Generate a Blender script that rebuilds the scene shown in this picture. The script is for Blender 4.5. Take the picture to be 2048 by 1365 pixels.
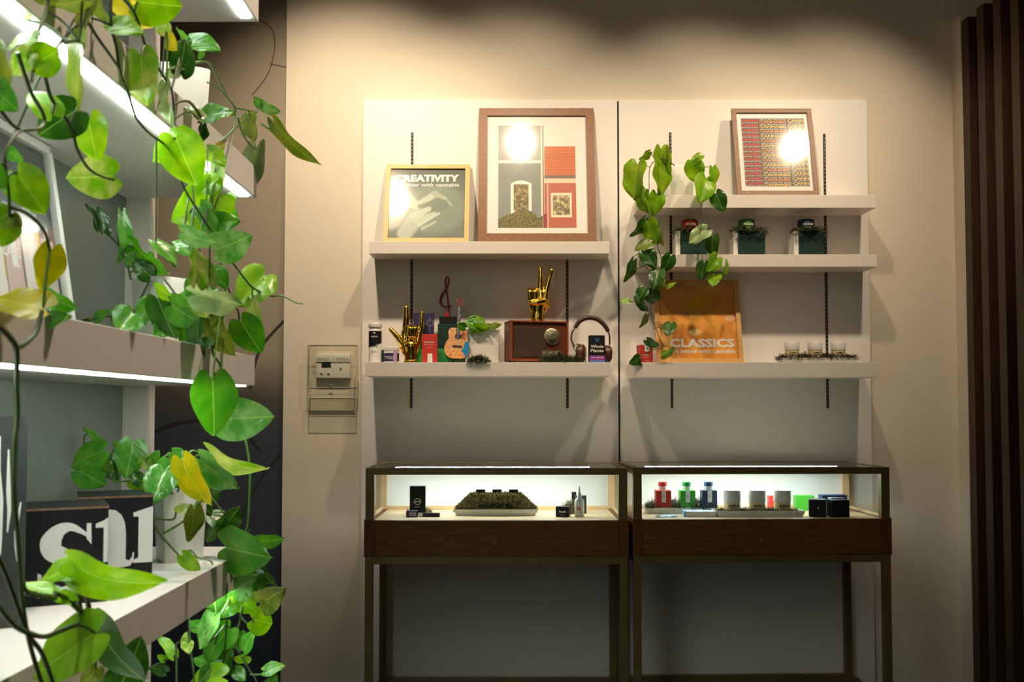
import bpy, bmesh, math, random
import numpy as np
from mathutils import Vector, Matrix
random.seed(7)
R = math.radians
for o in list(bpy.data.objects): bpy.data.objects.remove(o, do_unlink=True)
sc = bpy.context.scene
COL = sc.collection
# ------------------------------------------------------------------ camera
CAMH = 1.32; CAMY = -4.5; F = 2000.0; PITCH = R(2.4)
SHIFT = (135.5 - F*math.tan(PITCH))/2048
cd = bpy.data.cameras.new('camera'); cam = bpy.data.objects.new('camera', cd); COL.objects.link(cam)
cam.location = (0, CAMY, CAMH); cam.rotation_euler = (R(90)+PITCH, 0, 0)
cd.sensor_width = 36; cd.lens = F*36/2048; cd.shift_y = SHIFT; cd.clip_start = 0.05
cd.dof.use_dof = True; cd.dof.focus_distance = 4.2; cd.dof.aperture_fstop = 9.0
sc.camera = cam
# ------------------------------------------------------------------ world, lights, exposure
w = bpy.data.worlds.new('world'); sc.world = w; w.use_nodes = True
w.node_tree.nodes['Background'].inputs[0].default_value = (0.50, 0.46, 0.34, 1)
w.node_tree.nodes['Background'].inputs[1].default_value = 0.018
vs = sc.view_settings
vs.view_transform = 'Standard'; vs.look = 'None'; vs.gamma = 1; vs.use_curve_mapping = False
vs.exposure = 0.0
def spot(x, y, z, tx, ty, tz, watts, half, col=(1, .80, .56), rad=.042, blend=.95):
    l = bpy.data.lights.new('spot', 'SPOT'); o = bpy.data.objects.new('track_spot_light', l); COL.objects.link(o)
    o.location = (x, y, z); d = Vector((tx-x, ty-y, tz-z)); o.rotation_euler = d.to_track_quat('-Z', 'Y').to_euler()
    l.energy = watts; l.spot_size = 2*half; l.spot_blend = blend; l.color = col; l.shadow_soft_size = rad
    return o
SPY, SPZ = -1.12, 3.42
spot(-.72, SPY, SPZ, -.74, 0, 2.0, 132, R(43))
spot(.05, SPY, SPZ, -.04, 0, 2.03, 74, R(40))
spot(.86, SPY, SPZ, .84, 0, 2.03, 70, R(37))
spot(1.63, SPY, SPZ, 1.34, 0, 2.0, 72, R(37))
def area(x, y, z, rx, ry, rz, sx, sy, watts, col):
    l = bpy.data.lights.new('area', 'AREA'); o = bpy.data.objects.new('added_fill_light', l); COL.objects.link(o)
    l.shape = 'RECTANGLE'; l.size = sx; l.size_y = sy; l.energy = watts; l.color = col
    o.location = (x, y, z); o.rotation_euler = (rx, ry, rz); return o
# added soft fill panel, then lamps of the shop behind and above the photographer
area(.9, -3.1, 3.6, R(12), R(-22), 0, .5, .5, 4, (1, .80, .62))  # soft fill added near the ceiling, no known lamp
spot(.35, -2.5, 3.6, -.60, -2.75, 1.35, 165, R(36), (1, .77, .58), .06, .7)
for px_, py_ in ((-1.6, -4.6), (.2, -4.4), (1.7, -4.2), (1.2, -5.8), (-.6, -5.9)):
    l = bpy.data.lights.new('downlight', 'POINT'); o = bpy.data.objects.new('ceiling_downlight', l); COL.objects.link(o)
    l.energy = 2.2; l.shadow_soft_size = .05; l.color = (1, .82, .62); o.location = (px_, py_, 3.5)
# ------------------------------------------------------------------ pixel -> world helper (ray through photo pixel to a depth)
cp, sp_ = math.cos(PITCH), math.sin(PITCH)
def at(px, py, D):
    u = (px-1024)/F; v = (682.5 + SHIFT*2048 - py)/F
    d = Vector((u, cp - v*sp_, sp_ + v*cp))
    t = D/d.y
    return Vector((d.x*t, CAMY + D, CAMH + d.z*t))
# ------------------------------------------------------------------ materials
MATS = {}
def mat(name, col, rough=.5, metal=0, noise=0.0, nscale=20, bump=0, bscale=200, trans=0, coat=0, emit=0, spec=.5, alpha=1, stretch=None):
    if name in MATS: return MATS[name]
    m = bpy.data.materials.new(name); m.use_nodes = True; nt = m.node_tree; b = nt.nodes['Principled BSDF']
    b.inputs['Base Color'].default_value = (*col, 1); b.inputs['Roughness'].default_value = rough
    b.inputs['Metallic'].default_value = metal; b.inputs['Specular IOR Level'].default_value = spec
    b.inputs['Coat Weight'].default_value = coat; b.inputs['Coat Roughness'].default_value = .08
    if emit:
        b.inputs['Emission Color'].default_value = (*col, 1); b.inputs['Emission Strength'].default_value = emit
    if noise or bump:
        tc = nt.nodes.new('ShaderNodeTexCoord'); mp = nt.nodes.new('ShaderNodeMapping')
        nt.links.new(tc.outputs['Object'], mp.inputs[0])
        if stretch: mp.inputs['Scale'].default_value = stretch
    if noise:
        n = nt.nodes.new('ShaderNodeTexNoise'); n.inputs['Scale'].default_value = nscale; n.inputs['Detail'].default_value = 5
        nt.links.new(mp.outputs[0], n.inputs['Vector'])
        r = nt.nodes.new('ShaderNodeValToRGB'); nt.links.new(n.outputs['Fac'], r.inputs[0])
        r.color_ramp.elements[0].position = .3; r.color_ramp.elements[1].position = .7
        r.color_ramp.elements[0].color = (*[max(0, c*(1-noise)) for c in col], 1)
        r.color_ramp.elements[1].color = (*[min(1, c*(1+noise)) for c in col], 1)
        nt.links.new(r.outputs[0], b.inputs['Base Color'])
    if bump:
        n2 = nt.nodes.new('ShaderNodeTexNoise'); n2.inputs['Scale'].default_value = bscale
        nt.links.new(mp.outputs[0], n2.inputs['Vector'])
        bp = nt.nodes.new('ShaderNodeBump'); bp.inputs['Strength'].default_value = bump; bp.inputs['Distance'].default_value = .002
        nt.links.new(n2.outputs['Fac'], bp.inputs['Height']); nt.links.new(bp.outputs[0], b.inputs['Normal'])
    MATS[name] = m; return m
def glassmat(name, tint=(1, 1, 1), rough=0.02, ior=1.45):
    m = bpy.data.materials.new(name); m.use_nodes = True; nt = m.node_tree; nt.nodes.clear()
    out = nt.nodes.new('ShaderNodeOutputMaterial'); mx = nt.nodes.new('ShaderNodeMixShader')
    t = nt.nodes.new('ShaderNodeBsdfTransparent'); g = nt.nodes.new('ShaderNodeBsdfGlossy'); lw = nt.nodes.new('ShaderNodeLayerWeight'); lw.inputs[0].default_value = .5
    pw = nt.nodes.new('ShaderNodeMath'); pw.operation = 'POWER'; pw.inputs[1].default_value = 5; nt.links.new(lw.outputs['Facing'], pw.inputs[0])
    f0 = ((ior-1)/(ior+1))**2; ma = nt.nodes.new('ShaderNodeMath'); ma.operation = 'MULTIPLY_ADD'; ma.inputs[1].default_value = 1-f0; ma.inputs[2].default_value = f0; nt.links.new(pw.outputs[0], ma.inputs[0])
    t.inputs[0].default_value = (*tint, 1); g.inputs['Roughness'].default_value = rough
    nt.links.new(ma.outputs[0], mx.inputs[0]); nt.links.new(t.outputs[0], mx.inputs[1]); nt.links.new(g.outputs[0], mx.inputs[2])
    nt.links.new(mx.outputs[0], out.inputs[0]); return m
def leafmat(name, c1, c2, tr=.42, rough=.3, vein=(.62, .78, .2)):
    m = bpy.data.materials.new(name); m.use_nodes = True; nt = m.node_tree; b = nt.nodes['Principled BSDF']
    tc = nt.nodes.new('ShaderNodeTexCoord'); n = nt.nodes.new('ShaderNodeTexNoise'); n.inputs['Scale'].default_value = 2.6; n.inputs['Detail'].default_value = 3
    oi = nt.nodes.new('ShaderNodeObjectInfo'); ad = nt.nodes.new('ShaderNodeVectorMath'); ad.operation = 'ADD'
    sc_ = nt.nodes.new('ShaderNodeVectorMath'); sc_.operation = 'SCALE'; sc_.inputs['Scale'].default_value = 1
    cmb = nt.nodes.new('ShaderNodeCombineXYZ'); ml = nt.nodes.new('ShaderNodeMath'); ml.operation = 'MULTIPLY'; ml.inputs[1].default_value = 37
    nt.links.new(oi.outputs['Random'], ml.inputs[0]); nt.links.new(ml.outputs[0], cmb.inputs[2])
    nt.links.new(tc.outputs['Object'], ad.inputs[0]); nt.links.new(cmb.outputs[0], ad.inputs[1]); nt.links.new(ad.outputs[0], n.inputs['Vector'])
    r = nt.nodes.new('ShaderNodeValToRGB'); nt.links.new(n.outputs['Fac'], r.inputs[0])
    r.color_ramp.elements[0].position = .38; r.color_ramp.elements[1].position = .68
    r.color_ramp.elements[0].color = (*c1, 1); r.color_ramp.elements[1].color = (*c2, 1)
    # midrib line, paler
    sx = nt.nodes.new('ShaderNodeSeparateXYZ'); nt.links.new(tc.outputs['Object'], sx.inputs[0])
    ab = nt.nodes.new('ShaderNodeMath'); ab.operation = 'ABSOLUTE'; nt.links.new(sx.outputs[0], ab.inputs[0])
    lt = nt.nodes.new('ShaderNodeMath'); lt.operation = 'LESS_THAN'; lt.inputs[1].default_value = .011; nt.links.new(ab.outputs[0], lt.inputs[0])
    mc = nt.nodes.new('ShaderNodeMixRGB'); mc.inputs[2].default_value = (*vein, 1); nt.links.new(r.outputs[0], mc.inputs[1])
    mh = nt.nodes.new('ShaderNodeMath'); mh.operation = 'MULTIPLY'; mh.inputs[1].default_value = .35; nt.links.new(lt.outputs[0], mh.inputs[0]); nt.links.new(mh.outputs[0], mc.inputs[0])
    nt.links.new(mc.outputs[0], b.inputs['Base Color']); b.inputs['Roughness'].default_value = rough
    wv = nt.nodes.new('ShaderNodeTexWave'); wv.inputs['Scale'].default_value = 3.0; wv.inputs['Distortion'].default_value = 3; wv.bands_direction = 'DIAGONAL'
    nt.links.new(ad.outputs[0], wv.inputs['Vector'])
    bp = nt.nodes.new('ShaderNodeBump'); bp.inputs['Strength'].default_value = .10; bp.inputs['Distance'].default_value = .003
    nt.links.new(wv.outputs['Fac'], bp.inputs['Height']); nt.links.new(bp.outputs[0], b.inputs['Normal'])
    tl = nt.nodes.new('ShaderNodeBsdfTranslucent'); hs = nt.nodes.new('ShaderNodeHueSaturation'); hs.inputs['Value'].default_value = 1.45; hs.inputs['Saturation'].default_value = 1.1
    nt.links.new(mc.outputs[0], hs.inputs['Color']); nt.links.new(hs.outputs[0], tl.inputs[0])
    mx = nt.nodes.new('ShaderNodeMixShader'); mx.inputs[0].default_value = tr
    out = nt.nodes['Material Output']
    nt.links.new(b.outputs[0], mx.inputs[1]); nt.links.new(tl.outputs[0], mx.inputs[2]); nt.links.new(mx.outputs[0], out.inputs[0])
    return m
M_wall = mat('wall_paint', (.72, .645, .53), .75, noise=.02, nscale=3, bump=.05, bscale=300)
M_panel = mat('white_laminate', (.84, .80, .755), .5, noise=.01, nscale=4, spec=.3)
M_shelf = mat('shelf_laminate', (.80, .73, .66), .42, noise=.015, nscale=6)
M_unitshelf = mat('unit_laminate', (.77, .75, .72), .42, noise=.015, nscale=6)
M_unitback = mat('unit_back_laminate', (.15, .17, .15), .35, noise=.03, nscale=3)
M_ceil = mat('ceiling_paint', (.22, .20, .17), .9, noise=.03)
M_floor = mat('floor_concrete', (.07, .06, .05), .5, noise=.2, nscale=5)
M_led = mat('led_tube', (.88, 1.0, .90), .5, emit=34)
M_caseled = mat('case_led', (.78, .96, 1.0), .5, emit=31)
M_black = mat('black_metal', (.012, .011, .010), .45, metal=.3, noise=.1)
M_blackcard = mat('black_card', (.010, .010, .011), .55, noise=.2, nscale=60, spec=.25)
M_slot = mat('slot_grey', (.30, .27, .23), .6, noise=.1)  # plain grey of the track slots and tuning pegs
M_wood_d = mat('dark_walnut', (.17, .068, .018), .38, noise=.35, nscale=9, stretch=(1, 8, 22), spec=.3, bump=.1)
M_wood_dv = mat('dark_walnut_upright', (.15, .060, .017), .4, noise=.35, nscale=9, stretch=(22, 22, 1), spec=.3)
M_bronze = mat('bronze_metal', (.19, .14, .05), .42, metal=.35, noise=.12, nscale=8)
M_woodin = mat('light_maple', (.74, .50, .27), .4, noise=.12, nscale=6, stretch=(2, 20, 2))
M_caseback = mat('case_back_white', (.80, .84, .84), .5, noise=.01)
M_slat = mat('slat_walnut', (.05, .020, .009), .5, noise=.4, nscale=8, stretch=(20, 20, 1))
M_slatwall = mat('slat_backing', (.02, .013, .008), .7, noise=.2)
M_gframe = mat('pine_frame', (.60, .36, .10), .45, noise=.12, nscale=8, stretch=(3, 3, 14))
M_bframe = mat('walnut_frame', (.21, .080, .020), .45, noise=.35, nscale=10, stretch=(4, 4, 20))
M_bframe2 = mat('rustic_frame', (.24, .125, .062), .5, noise=.3, nscale=10, stretch=(4, 4, 20))
M_oframe = mat('oak_frame', (.62, .33, .09), .45, noise=.15, nscale=8, stretch=(3, 3, 14))
M_matb = mat('mat_board', (.86, .83, .79), .8, noise=.01)
M_pot = mat('white_ceramic', (.80, .79, .74), .28, noise=.02, coat=.4)
M_white = mat('white_plastic', (.82, .80, .76), .35, noise=.02)
M_whitep = mat('white_paint_print', (.82, .80, .76), .6, noise=.02)
M_cream = mat('cream_band', (.84, .66, .36), .4, noise=.03)
M_gold = mat('polished_gold', (1.0, .66, .10), .14, metal=1, noise=.04, nscale=15)
M_red = mat('red_card', (.58, .035, .022), .45, noise=.05)
M_reddark = mat('red_lid', (.38, .03, .025), .4, noise=.1)
M_green = mat('green_card', (.03, .30, .06), .45, noise=.06)
M_glid = mat('green_lid', (.05, .17, .04), .4, noise=.1)
M_dgreen = mat('dark_green_card', (.003, .028, .020), .5, noise=.12, nscale=30)
M_navy = mat('navy_card', (.018, .045, .11), .45, noise=.06)
M_purple = mat('purple_card', (.032, .022, .085), .5, noise=.1)
M_lilac = mat('lilac_label', (.45, .28, .55), .5, noise=.05)
M_magenta = mat('magenta_band', (.25, .04, .30), .5, noise=.05)
M_blue = mat('blue_band', (.06, .22, .50), .5, noise=.05)
M_soil = mat('soil', (.03, .02, .012), .9, noise=.4, nscale=90, bump=.6)
M_stem = mat('green_stem', (.09, .20, .035), .45, noise=.25, nscale=25)
M_stemd = mat('dark_stem', (.05, .085, .025), .45, noise=.35, nscale=25)
M_mossd = mat('dark_moss', (.030, .050, .016), .85, noise=.5, nscale=60)
M_mossl = mat('dried_moss', (.30, .22, .07), .85, noise=.5, nscale=60)
M_mossm = mat('olive_moss', (.115, .115, .045), .85, noise=.5, nscale=60)
M_foam = mat('green_foam', (.012, .06, .045), .8, noise=.2, nscale=50, bump=.5)
M_radio = mat('radio_walnut', (.30, .07, .022), .35, noise=.25, nscale=10, stretch=(3, 20, 20))
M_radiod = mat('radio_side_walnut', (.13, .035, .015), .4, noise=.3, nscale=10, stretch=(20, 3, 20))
M_brass = mat('champagne_metal', (.62, .58, .38), .28, metal=.85, noise=.06, nscale=40)
M_chrome = mat('brushed_chrome', (.75, .73, .70), .2, metal=1, noise=.05)
M_leather = mat('brown_leather', (.055, .022, .016), .4, noise=.25, nscale=50, bump=.3)
M_redmetal = mat('red_enamel', (.30, .008, .012), .3, noise=.1)
M_kraft = mat('cardboard_edge', (.22, .12, .07), .8, noise=.2, nscale=80)
M_grey = mat('grey_print', (.30, .30, .30), .6, noise=.1)
M_ltblue = mat('pale_blue_card', (.30, .52, .78), .45, noise=.05)
M_glass = glassmat('picture_glass', rough=.09, ior=1.5)
M_glass2 = glassmat('case_glass', (.97, .99, .98), .01, 1.32)
M_plastic = glassmat('clear_plastic', (.90, .90, .85), .15, 1.28)
M_clear = glassmat('clear_jar', (.95, .96, .95), .05, 1.4)
LM = {
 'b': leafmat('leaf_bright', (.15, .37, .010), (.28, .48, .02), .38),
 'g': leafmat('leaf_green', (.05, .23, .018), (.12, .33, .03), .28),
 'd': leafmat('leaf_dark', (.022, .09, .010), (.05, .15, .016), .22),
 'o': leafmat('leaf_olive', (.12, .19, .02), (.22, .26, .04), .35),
 'm': leafmat('leaf_lime', (.17, .32, .010), (.27, .42, .02), .30),  # yellowish green for the upper leaves of the top right shelf vine
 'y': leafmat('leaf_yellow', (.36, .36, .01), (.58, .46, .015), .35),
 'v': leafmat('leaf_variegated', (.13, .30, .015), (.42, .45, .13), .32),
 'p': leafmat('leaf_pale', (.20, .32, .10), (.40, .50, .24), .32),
 's': leafmat('leaf_glossy', (.07, .27, .035), (.24, .44, .13), .22, .16),  # green raised paler to carry the bright highlights of these leaves
}
# ------------------------------------------------------------------ mesh helpers
def link(o, parent=None):
    COL.objects.link(o)
    if parent is not None: o.parent = parent
    return o
class MB:
    def __init__(s): s.v = []; s.f = []; s.m = []; s.mats = []
    def mi(s, m):
        if m not in s.mats: s.mats.append(m)
        return s.mats.index(m)
    def add(s, vs, fs, m):
        b = len(s.v); i = s.mi(m)
        s.v += [tuple(v) for v in vs]; s.f += [tuple(b+k for k in f) for f in fs]; s.m += [i]*len(fs)
        return s
    def box(s, x0, x1, y0, y1, z0, z1, m, bev=0):
        if bev:
            bm = bmesh.new(); bmesh.ops.create_cube(bm, size=1)
            for v in bm.verts: v.co = Vector(((x0+x1)/2+v.co.x*(x1-x0), (y0+y1)/2+v.co.y*(y1-y0), (z0+z1)/2+v.co.z*(z1-z0)))
            bmesh.ops.bevel(bm, geom=bm.edges[:], offset=bev, segments=2, affect='EDGES', profile=.6)
            bm.verts.ensure_lookup_table()
            s.add([v.co for v in bm.verts], [[v.index for v in f.verts] for f in bm.faces], m); bm.free(); return s
        vs = [(x0,y0,z0),(x1,y0,z0),(x1,y1,z0),(x0,y1,z0),(x0,y0,z1),(x1,y0,z1),(x1,y1,z1),(x0,y1,z1)]
        return s.add(vs, [(0,3,2,1),(4,5,6,7),(0,1,5,4),(1,2,6,5),(2,3,7,6),(3,0,4,7)], m)
    def lathe(s, prof, m, cx=0, cy=0, n=24, axis='z', sq=0):
        vs = []; fs = []
        for (r, z) in prof:
            for k in range(n):
                a = 2*math.pi*k/n
                if axis == 'z': vs.append((cx+r*math.cos(a), cy+r*math.sin(a), z))
                else: vs.append((cx+r*math.cos(a), z, cy+r*math.sin(a)))
        for i in range(len(prof)-1):
            for k in range(n):
                fs.append((i*n+k, i*n+(k+1) % n, (i+1)*n+(k+1) % n, (i+1)*n+k))
        fs.append(tuple(range(n))[::-1]); fs.append(tuple((len(prof)-1)*n+k for k in range(n)))
        return s.add(vs, fs, m)
    def tube(s, pts, rad, m, n=8):
        pts = [Vector(p) for p in pts]; N = len(pts)
        if not hasattr(rad, '__len__'): rad = [rad]*N
        vs = []; fs = []; up = Vector((0.13, .2, 1)).normalized(); pu = None
        for i, p in enumerate(pts):
            t = (pts[min(i+1, N-1)]-pts[max(i-1, 0)])
            if t.length < 1e-9: t = Vector((0, 0, 1))
            t.normalize()
            if pu is None: pu = t.orthogonal().normalized()
            a = (pu - t*pu.dot(t))
            a = a.normalized() if a.length > 1e-6 else t.orthogonal().normalized()
            pu = a; b = t.cross(a)
            for k in range(n):
                an = 2*math.pi*k/n; vs.append(p+(a*math.cos(an)+b*math.sin(an))*rad[i])
        for i in range(N-1):
            for k in range(n): fs.append((i*n+k, i*n+(k+1) % n, (i+1)*n+(k+1) % n, (i+1)*n+k))
        fs.append(tuple(range(n))[::-1]); fs.append(tuple((N-1)*n+k for k in range(n)))
        return s.add(vs, fs, m)
    def poly(s, pts, y, m):            # flat polygon in the XZ plane facing -y
        a = sum(pts[i][0]*pts[(i+1) % len(pts)][1]-pts[(i+1) % len(pts)][0]*pts[i][1] for i in range(len(pts)))
        if a < 0: pts = pts[::-1]
        return s.add([(p[0], y, p[1]) for p in pts], [tuple(range(len(pts)))], m)
    def prism(s, pts, y0, y1, m):
        a = sum(pts[i][0]*pts[(i+1) % len(pts)][1]-pts[(i+1) % len(pts)][0]*pts[i][1] for i in range(len(pts)))
        if a < 0: pts = pts[::-1]
        n = len(pts)
        vs = [(p[0], y0, p[1]) for p in pts]+[(p[0], y1, p[1]) for p in pts]
        fs = [tuple(range(n)), tuple(range(n, 2*n))[::-1]]+[(i, n+i, n+(i+1) % n, (i+1) % n) for i in range(n)]
        return s.add(vs, fs, m)
    def build(s, name, parent=None, smooth=False, loc=None):
        me = bpy.data.meshes.new(name); me.from_pydata(s.v, [], s.f)
        for m in s.mats: me.materials.append(m)
        me.polygons.foreach_set('material_index', s.m)
        if smooth:
            me.polygons.foreach_set('use_smooth', [True]*len(s.f))
            try: me.set_sharp_from_angle(angle=R(40))
            except Exception: pass
        me.update(); o = bpy.data.objects.new(name, me)
        if loc is not None: o.location = loc
        return link(o, parent)
def ribbon(path, widths):              # outline polygon quads in 2D
    quads = []; P = [Vector(p) for p in path]; L = []; Rr = []
    for i, p in enumerate(P):
        t = (P[min(i+1, len(P)-1)]-P[max(i-1, 0)]).normalized(); n = Vector((-t.y, t.x))*widths[i]/2
        L.append(p+n); Rr.append(p-n)
    for i in range(len(P)-1): quads.append([L[i], L[i+1], Rr[i+1], Rr[i]])
    return quads
def smooth_path(pts, n=5):
    P = [Vector(p) for p in pts]
    if len(P) < 3: return P
    out = []
    for i in range(len(P)-1):
        p0 = P[max(i-1, 0)]; p1 = P[i]; p2 = P[i+1]; p3 = P[min(i+2, len(P)-1)]
        for k in range(n):
            t = k/n
            out.append(.5*((2*p1)+(p2-p0)*t+(2*p0-5*p1+4*p2-p3)*t*t+(3*p1-p0-3*p2+p3)*t**3))
    out.append(P[-1]); return out
def text(s, x0, x1, z0, z1, y, m, parent, name='lettering', bold=.02, vertical=False, label=None):
    cu = bpy.data.curves.new('t', 'FONT'); cu.body = s; cu.resolution_u = 2; cu.offset = bold; cu.fill_mode = 'FRONT'
    o = bpy.data.objects.new('t', cu); COL.objects.link(o)
    dg = bpy.context.evaluated_depsgraph_get(); me = bpy.data.meshes.new_from_object(o.evaluated_get(dg))
    bpy.data.objects.remove(o); bpy.data.curves.remove(cu)
    if not me.vertices: return None
    xs = [v.co.x for v in me.vertices]; ys = [v.co.y for v in me.vertices]
    ax, bx, ay, by = min(xs), max(xs), min(ys), max(ys)
    for v in me.vertices:
        v.co = Vector((x0+(v.co.x-ax)/(bx-ax+1e-9)*(x1-x0), y, z0+(v.co.y-ay)/(by-ay+1e-9)*(z1-z0)))
    me.name = name; me.materials.clear(); me.materials.append(m); me.update()
    ob = bpy.data.objects.new(name, me); link(ob, parent)
    if label: ob['label'] = label
    return ob
def merge_objs(obs, name):
    bm = bmesh.new(); mats = []; 
    for o in obs:
        if o is None: continue
        off = len(bm.verts); bm2 = bmesh.new(); bm2.from_mesh(o.data)
        m = o.data.materials[0]
        if m not in mats: mats.append(m)
        vm = [bm.verts.new(v.co) for v in bm2.verts]
        for f in bm2.faces:
            try: nf = bm.faces.new([vm[v.index] for v in f.verts]); nf.material_index = mats.index(m)
            except ValueError: pass
        bm2.free()
    par = [o for o in obs if o][0].parent
    for o in obs:
        if o: bpy.data.objects.remove(o)
    me = bpy.data.meshes.new(name); bm.to_mesh(me); bm.free()
    for m in mats: me.materials.append(m)
    return link(bpy.data.objects.new(name, me), par)
def thing(name, label, cat, loc=(0, 0, 0), rz=0, group=None, rx=0):
    o = bpy.data.objects.new(name, None); o.empty_display_size = .05; COL.objects.link(o)
    o.location = loc; o.rotation_euler = (rx, 0, rz); o['label'] = label; o['category'] = cat
    if group: o['group'] = group
    return o
def tag(o, label, cat, group=None, kind=None):
    o['label'] = label; o['category'] = cat
    if group: o['group'] = group
    if kind: o['kind'] = kind
    return o
def struct(o, label=None):
    o['kind'] = 'structure'
    if label: o['label'] = label
    return o
def painted(name, x0, x1, z0, z1, y, nx, nz, fn, parent, rough=.6, coat=0):
    """flat print: grid of vertex colours, fn(u,v)->linear rgb arrays, u right, v up"""
    u, v = np.meshgrid(np.linspace(0, 1, nx), np.linspace(0, 1, nz))
    rgb = fn(u, v); vs = np.stack([x0+u*(x1-x0), np.full_like(u, y), z0+v*(z1-z0)], -1).reshape(-1, 3)
    idx = np.arange(nx*nz).reshape(nz, nx)
    fs = np.stack([idx[:-1, :-1], idx[:-1, 1:], idx[1:, 1:], idx[1:, :-1]], -1).reshape(-1, 4)
    me = bpy.data.meshes.new(name); me.from_pydata(vs.tolist(), [], fs.tolist())
    ca = me.color_attributes.new('print', 'FLOAT_COLOR', 'POINT')
    c = np.ones((nx*nz, 4)); c[:, :3] = np.clip(rgb.reshape(-1, 3), 0, 1); ca.data.foreach_set('color', c.ravel())
    k = 'print_ink_%g_%g' % (rough, coat)
    if k not in MATS:
        m = mat(k, (1, 1, 1), rough, coat=coat); a = m.node_tree.nodes.new('ShaderNodeVertexColor'); a.layer_name = 'print'
        m.node_tree.links.new(a.outputs[0], m.node_tree.nodes['Principled BSDF'].inputs['Base Color'])
    me.materials.append(MATS[k]); me.update()
    return link(bpy.data.objects.new(name, me), parent)
rng = np.random.RandomState(3)
def vnoise(u, v, sx, sy, seed=0):
    r = np.random.RandomState(seed); g = r.rand(int(sy)+3, int(sx)+3)
    x = u*sx; y = v*sy; xi = x.astype(int); yi = y.astype(int); fx = x-xi; fy = y-yi
    fx = fx*fx*(3-2*fx); fy = fy*fy*(3-2*fy)
    return (g[yi, xi]*(1-fx)+g[yi, xi+1]*fx)*(1-fy)+(g[yi+1, xi]*(1-fx)+g[yi+1, xi+1]*fx)*fy
def lin(*c): return np.array([((x/255+.055)/1.055)**2.4 if x > 10 else x/255/12.92 for x in c])
def put(img, mask, c):
    m = np.clip(mask, 0, 1)[..., None]; return img*(1-m)+np.array(c)*m
# ================================================================== SETTING
def slab(name, *a, m, bev=0): 
    mb = MB(); mb.box(*a, m, bev); return struct(mb.build(name))
slab('floor', -3.2, 3.2, -6.6, .3, -.1, 0, m=M_floor)
slab('ceiling', -3.2, 3.2, -6.6, .3, 3.7, 3.8, m=M_ceil)
XL = at(566, 818, 4.5).x
slab('wall_back', XL, 3.2, 0, .2, 0, 3.7, m=M_wall)
slab('added_light_baffle', -1.9, 2.6, -1.5, -.925, 2.89, 2.905, m=M_ceil)   # unseen board above the frame, added to block lamp light from the lower wall
slab('wall_left', -3.2, -3.1, -6.6, .3, 0, 3.7, m=M_ceil)
slab('wall_front', -3.2, 3.2, -6.7, -6.6, 0, 3.7, m=M_ceil)
# mural wall: printed mesh wallcovering beside the left end of the back wall
def mural():
    m = bpy.data.materials.new('mesh_wallcovering'); m.use_nodes = True; nt = m.node_tree; b = nt.nodes['Principled BSDF']
    tc = nt.nodes.new('ShaderNodeTexCoord')
    n = nt.nodes.new('ShaderNodeTexNoise'); n.inputs['Scale'].default_value = 1.5; nt.links.new(tc.outputs['Object'], n.inputs['Vector'])
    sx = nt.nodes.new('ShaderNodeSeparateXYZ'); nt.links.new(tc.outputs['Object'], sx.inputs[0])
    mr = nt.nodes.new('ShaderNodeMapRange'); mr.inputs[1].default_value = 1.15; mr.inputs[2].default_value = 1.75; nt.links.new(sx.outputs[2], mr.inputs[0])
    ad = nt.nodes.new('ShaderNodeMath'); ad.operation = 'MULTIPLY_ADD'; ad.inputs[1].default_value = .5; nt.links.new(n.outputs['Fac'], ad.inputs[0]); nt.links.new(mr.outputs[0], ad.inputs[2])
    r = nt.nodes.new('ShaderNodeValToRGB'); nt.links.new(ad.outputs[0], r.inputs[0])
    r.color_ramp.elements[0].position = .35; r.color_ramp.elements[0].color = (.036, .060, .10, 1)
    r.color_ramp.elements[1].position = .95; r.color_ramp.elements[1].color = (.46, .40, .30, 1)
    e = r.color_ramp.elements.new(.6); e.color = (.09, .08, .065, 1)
    wv = nt.nodes.new('ShaderNodeTexWave'); wv.inputs['Scale'].default_value = 95; wv.inputs['Distortion'].default_value = 14; wv.inputs['Detail Scale'].default_value = .03
    wv.bands_direction = 'DIAGONAL'; nt.links.new(tc.outputs['Object'], wv.inputs['Vector'])
    mx = nt.nodes.new('ShaderNodeMixRGB'); mx.blend_type = 'MULTIPLY'; mx.inputs[0].default_value = .65; nt.links.new(r.outputs[0], mx.inputs[1]); nt.links.new(wv.outputs['Color'], mx.inputs[2])
    nt.links.new(mx.outputs[0], b.inputs['Base Color']); b.inputs['Roughness'].default_value = .6
    bp = nt.nodes.new('ShaderNodeBump'); bp.inputs['Strength'].default_value = .4; bp.inputs['Distance'].default_value = .003
    nt.links.new(wv.outputs['Fac'], bp.inputs['Height']); nt.links.new(bp.outputs[0], b.inputs['Normal'])
    return m
M_mural = mural()
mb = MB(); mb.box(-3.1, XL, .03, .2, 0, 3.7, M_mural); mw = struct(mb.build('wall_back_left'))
M_line = mat('mural_line_print', (.025, .026, .022), .6, noise=.2)
def mural_curve(pxs, wd=.006):
    pts = [at(a, b, 4.53) for a, b in pxs]; P = smooth_path([(p.x, p.z) for p in pts], 6)
    mbb = MB()
    for q in ribbon(P, [wd]*len(P)): mbb.poly([tuple(k) for k in q], .0285, M_line)
    mbb.build('printed_line', mw)
mural_curve([(520, 40), (545, 60), (549, 100), (535, 150), (505, 190)], .004)
mural_curve([(540, 128), (575, 135)], .003)
mural_curve([(293, 872), (350, 848), (420, 842), (480, 860), (520, 900)], .016)
mural_curve([(570, 640), (520, 700), (500, 780)], .012)
mural_curve([(570, 900), (520, 960), (480, 1050), (470, 1180)], .012)
mural_curve([(400, 1120), (350, 1180), (320, 1300)], .010)
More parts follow.
